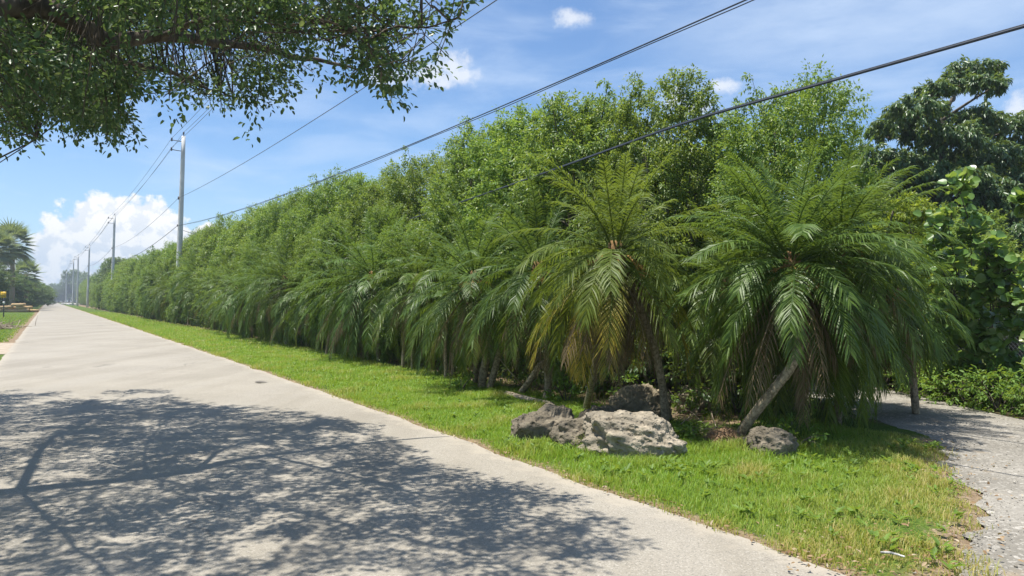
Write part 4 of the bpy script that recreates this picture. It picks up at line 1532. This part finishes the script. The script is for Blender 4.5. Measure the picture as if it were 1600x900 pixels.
for q in range(1, 7):
    off, al, H, lab = POLES[q]
    bs = road(off, al)
    t = thing("utility_pole", lab, "utility pole", tuple(bs), 0, "concrete utility poles along the road")
    g = Geo()
    zz = np.linspace(-.3, H, 12)
    g.tube(np.array([rel(pole_pt(q, z), bs) for z in zz]), np.linspace(.25, .14, 12), 8)
    g.build("post", M["concrete"], t)
    for hb in (H - .42, H - 1.12):
        g = Geo()
        a, b = rel(pole_pt(q, hb), bs), rel(pole_pt(q, hb + .06, -.78), bs)
        g.tube(np.stack([a, (a + b) / 2, b]), .03, 6)
        br = g.build("bracket", M["steel"], t)
        g = Geo()
        g.tube(b + np.array([[0, 0, -.10], [0, 0, -.04], [0, 0, .05], [0, 0, .10], [0, 0, .17]]), [.03, .075, .045, .075, .03], 8)
        g.build("insulator", M["steel"], br)
    g = Geo()
    a = rel(pole_pt(q, H), bs)
    g.tube(a + np.array([[0, 0, -.02], [0, 0, .10], [0, 0, .16], [0, 0, .24], [0, 0, .30]]), [.025, .025, .075, .05, .07], 8)
    g.build("top_insulator", M["steel"], t)
    g = Geo()
    g.box(rel(pole_pt(q, 9.05, -.17), bs), (.12, .12, .22))
    g.build("neutral_clamp", M["steel"], t)
    g = Geo()
    g.box(rel(pole_pt(q, 7.05, -.17), bs), (.10, .10, .16))
    g.build("cable_clamp", M["steel"], t)


def line(label, cat, name, hfun, side, r, sag0, sag, q1=6, material="wire", double=False, q0=0):
    g = Geo()
    for q in range(q0, q1):
        a, b = pole_pt(q, hfun(q), side), pole_pt(q + 1, hfun(q + 1), side)
        n = 60 if q == 0 else 24
        t_ = np.linspace(0, 1, n)
        s_ = sag0 if q == 0 else sag
        P = a + (b - a) * t_[:, None]
        P[:, 2] -= 4 * s_ * t_ * (1 - t_)
        rr = np.full(n, r * (1.0 if q < 2 else 1.6))
        g.tube(P, rr, 6, 0, q == 0)
        if double:
            P2_ = P + np.array([0, 0, -.028]) - np.array([0, 0, .05]) * np.sin(t_ * 40)[:, None] ** 2 * .4
            g.tube(P2_, rr * .7, 6, 0, q == 0)
    ob = g.build(name, M[material], None, smooth=True)
    return tag(ob, label, cat)


line("top power line wire crossing pole tops", "power line", "power_line", lambda q: POLES[q][2] + .28, 0, .012, 1.2, .5)
line("power line wire on the upper side brackets of the poles", "power line", "power_line", lambda q: POLES[q][2] - .22, -.78, .012, 1.2, .5)
line("power line wire on the lower side brackets of the poles", "power line", "power_line", lambda q: POLES[q][2] - .92, -.78, .012, 1.2, .5)
line("thin single wire crossing the sky from mid pole towards the small cloud", "power line", "power_line", lambda q: 9.05, -.2, .012, 1.15, .6)
line("dark doubled cable sweeping up from the pole above the hedge to the frame top", "cable", "overhead_cable", lambda q: 7.05, -.2, .0115, 1.45, .7, 3, "cable", True)
# lower thick cable
PA = np.stack([road(6.6 + .16 * max(0, a - 6.5), a, 3.78 + .0006 * (a - 6) ** 2) for a in np.linspace(-26, 24, 60)])
g = Geo()
g.tube(PA, .014, 8)
g.tube(PA + np.array([0, 0, .016]), .006, 6)
tag(g.build("overhead_cable", M["cable"], None, smooth=True), "thick low cable crossing in front of the figs to the right frame edge", "cable")
g = Geo()
a = pole_pt(1, 6.75)
b = road(15, 62, 6.6)
t_ = np.linspace(0, 1, 14)[:, None]
P = a + (b - a) * t_
P[:, 2] -= (.35 * 4 * t_ * (1 - t_))[:, 0]
g.tube(P, .016, 5)
tag(g.build("service_cable", M["cable"]), "short service cable running right from the nearest pole into the hedge", "cable")

# ------------------------------------------------------------------ far left: fan palm, bushes, sign, debris
def fan_palm(label, base, h, cr, seed, nfan=52):
    global rng
    keep, rng = rng, np.random.default_rng(seed)
    t = thing("fan_palm", label, "palm", tuple(base))
    g = Geo()
    n = 24
    P = spline([(0, 0, -.2), (.1, 0, h * .5), (0, 0, h)], n)
    g.tube(P, np.linspace(.36, .24, n), 10, 0, True, knobs)
    g.build("trunk", M["palm_bark"], t)
    g = Geo()
    for q in range(nfan):
        f = (q + .5) / nfan
        a = q * 2.39996
        e = R(80 - 135 * f)
        d = np.array([math.cos(a) * math.cos(e), math.sin(a) * math.cos(e), math.sin(e)])
        pet = cr * .5 * rng.uniform(.8, 1.1)
        c = np.array([0, 0, h]) + d * pet + np.array([0, 0, -.25 * pet * max(0, f - .3)])
        g.tube(np.stack([np.array([0, 0, h - .1]), np.array([0, 0, h]) + d * pet * .5, c]), [.03, .025, .02], 4, .3, False)
        s = np.array([-math.sin(a), math.cos(a), 0])
        k = 17
        ang = np.linspace(-1.75, 1.75, k)
        D = np.cos(ang)[:, None] * d + np.sin(ang)[:, None] * s + np.array([0, 0, -.30])
        up = np.cross(d, s)
        ln = cr * .52 * rng.uniform(.8, 1.1) * (1 - .2 * np.abs(ang) / 1.75)
        g.leaves(np.repeat(c[None], k, 0), D, np.repeat(-up[None], k, 0), ln, np.full(k, .22), "point", np.clip((f - .72) * 3, 0, 1) * rng.uniform(.3, 1, k))
    g.build("fan_crown", M["fan"], t)
    rng = keep
    return t


def far(px, dist):
    p = at(px, 469, dist)
    p[2] = 0
    return p


fan_palm("tall fan palm with shaggy grey green crown at the far left of the road", far(18, 112), 10.2, 3.9, 301)
fan_palm("smaller fan palm half cut by the left frame edge beside the tall one", far(-6, 104), 8.6, 3.4, 303)
fan_palm("short young fan palm below the tall one near the road", far(40, 128), 6.0, 3.4, 305, 36)
dark_bush = make_fig("dark", 5.6, 1.95, 30, 22, 24, .12, .06, 119, None, "dark", 2)
first_dark = [True]


def put_dark(loc, rz, sc, label, group):
    if first_dark[0]:
        first_dark[0] = False
        dark_bush.location, dark_bush.rotation_euler, dark_bush.scale = loc, (0, 0, rz), sc
        dark_bush["label"], dark_bush["group"] = label, group
    else:
        dup(dark_bush, loc, rz, sc, label, group)


LBL = "dark bush or tree in the growth left of the road behind the fan palms"
for q, (px_, dist, w, h) in enumerate([(8, 122, 2.2, 1.0), (30, 138, 2.2, 1.05), (48, 150, 2.0, .9), (-15, 120, 2.4, 1.1), (58, 190, 2.2, .95), (52, 170, 2.0, 1.0), (62, 250, 2.4, .9), (-30, 100, 2.2, 1.2), (20, 150, 2.4, 1.3), (64, 330, 2.6, 1.0)]):
    put_dark(tuple(far(px_, dist)), q * 2.1, (w, w, h), LBL, "bushes left of the road far away")
FTL = "distant tree closing the far end of the road"
for q, (px_, dist, w, h) in enumerate([(70, 500, 3.5, 1.9), (78, 520, 3, 1.6), (86, 500, 3, 2.2), (92, 540, 3, 1.9), (99, 520, 3, 2.4), (108, 500, 3.0, 3.7), (117, 500, 3.2, 3.8), (126, 495, 3.2, 3.5), (134, 480, 3, 3.1), (142, 470, 3, 2.8), (150, 460, 3, 2.5), (60, 480, 3.5, 2.0), (50, 460, 4, 2.2)]):
    put_dark(tuple(far(px_, dist)), q * 1.7, (w, w, h), FTL, "distant trees at the road end")
for q, (px_, dist, h) in enumerate([(172, 140, 1.62), (180, 132, 1.55), (186, 125, 1.5)]):
    put_dark(tuple(far(px_, dist)), q * 1.7, (1.4, 1.4, h), "dark rounded treetop showing above the hedge around the second pole", "treetops behind the hedge by the second pole")

sg = thing("road_sign", "small yellow square sign on a dark post in the left lawn", "sign", tuple(far(6, 71)))
g = Geo()
g.tube(np.array([[0, 0, -.1], [0, 0, 1.2], [0, 0, 2.45]]), .05, 6)
g.build("post", M["steel"], sg)
g = Geo()
g.box((0, -.075, 2.12), (.52, .03, .58))
pl = g.build("sign_panel", M["sign"], sg)
g = Geo()
for z in (2.25, 2.10, 1.98):
    g.box((0, -.094, z), (.34, .006, .035))
g.build("markings", M["black"], pl)
g = Geo()
g.box((.07, -.09, 1.35), (.16, .10, .24))
g.build("tag_box", M["concrete"], sg)
LG = "cut logs piled left of the road"
LGL = "tan cut log in the pile below the fan palms"
for q, (dx, dz, ln, r, rz) in enumerate([(-1.1, .22, 2.4, .22, .1), (.3, .24, 2.2, .24, -.15), (1.2, .2, 1.8, .2, .2), (-.5, .62, 2.4, .22, -.05), (.7, .64, 1.9, .21, .12), (.1, 1.0, 2.0, .2, -.2), (-1.5, .7, 1.5, .18, .3)]):
    c = far(31, 98) + np.array([dx, rng.uniform(-.4, .4), 0])
    g = Geo()
    d = np.array([math.cos(rz), math.sin(rz), rng.normal(0, .04)])
    t_ = np.linspace(-.5, .5, 6)[:, None]
    g.tube(d * ln * t_ + np.array([0, 0, dz]), r * np.array([1.05, 1, .98, 1, .97, .95]), 12)
    ob = g.build("cut_log", M["timber"], None, smooth=False)
    ob.location = tuple(c)
    tag(ob, LGL, "log", LG)
g = Geo()
dc = far(-6, 41)
for q in range(150):
    p = np.array([rng.normal(0, .55), rng.normal(0, .5), abs(rng.normal(0, .14))])
    d = unit(np.array([rng.normal(0, 1), rng.normal(0, .7), rng.normal(0, .25)]))
    L = rng.uniform(.25, .9)
    g.tube(np.stack([p - d * L / 2, p + rng.normal(0, .04, 3), p + d * L / 2 + np.array([0, 0, .06])]), [.02, .018, .008], 5, 0, False)
for q in range(5):
    p = np.array([rng.normal(.6, .4), rng.normal(0, .3), .15])
    g.tube(np.stack([p, p + np.array([.05, 0, .3]), p + np.array([.16, 0, .6])]), [.015, .012, .004], 5, 0, False)
bp_ = g.build("brush_pile", M["pale_wood"])
bp_.location = tuple(dc)
tag(bp_, "heap of cut brush and dry sticks at the left lawn corner", "brush pile")
for q, (px_, dist) in enumerate([(99, 268), (105, 255), (110, 248), (116, 240), (121, 232)]):
    p = far(px_, dist)
    ob = boulder("pale rock on the far verge by the distant poles", (px_, 490), 0, (.75, .6, .42), "rock_white", 30 + q, "pale rocks on the far verge", 3)
    ob.location = (p[0], p[1], .2)

# ------------------------------------------------------------------ air
hz = Geo()
hz.box((0, 0, 7.1), (3000, 3000, 16.6))
m, nn, out = mat("haze_air")
pv = nn.n("ShaderNodeVolumePrincipled")
pv.inputs["Color"].default_value = (.80, .88, 1.0, 1)
pv.inputs["Density"].default_value = .00065
pv.inputs["Anisotropy"].default_value = .25
nn.put(out.inputs["Volume"], pv.outputs[0])
setting(hz.build("haze", m), "stuff")
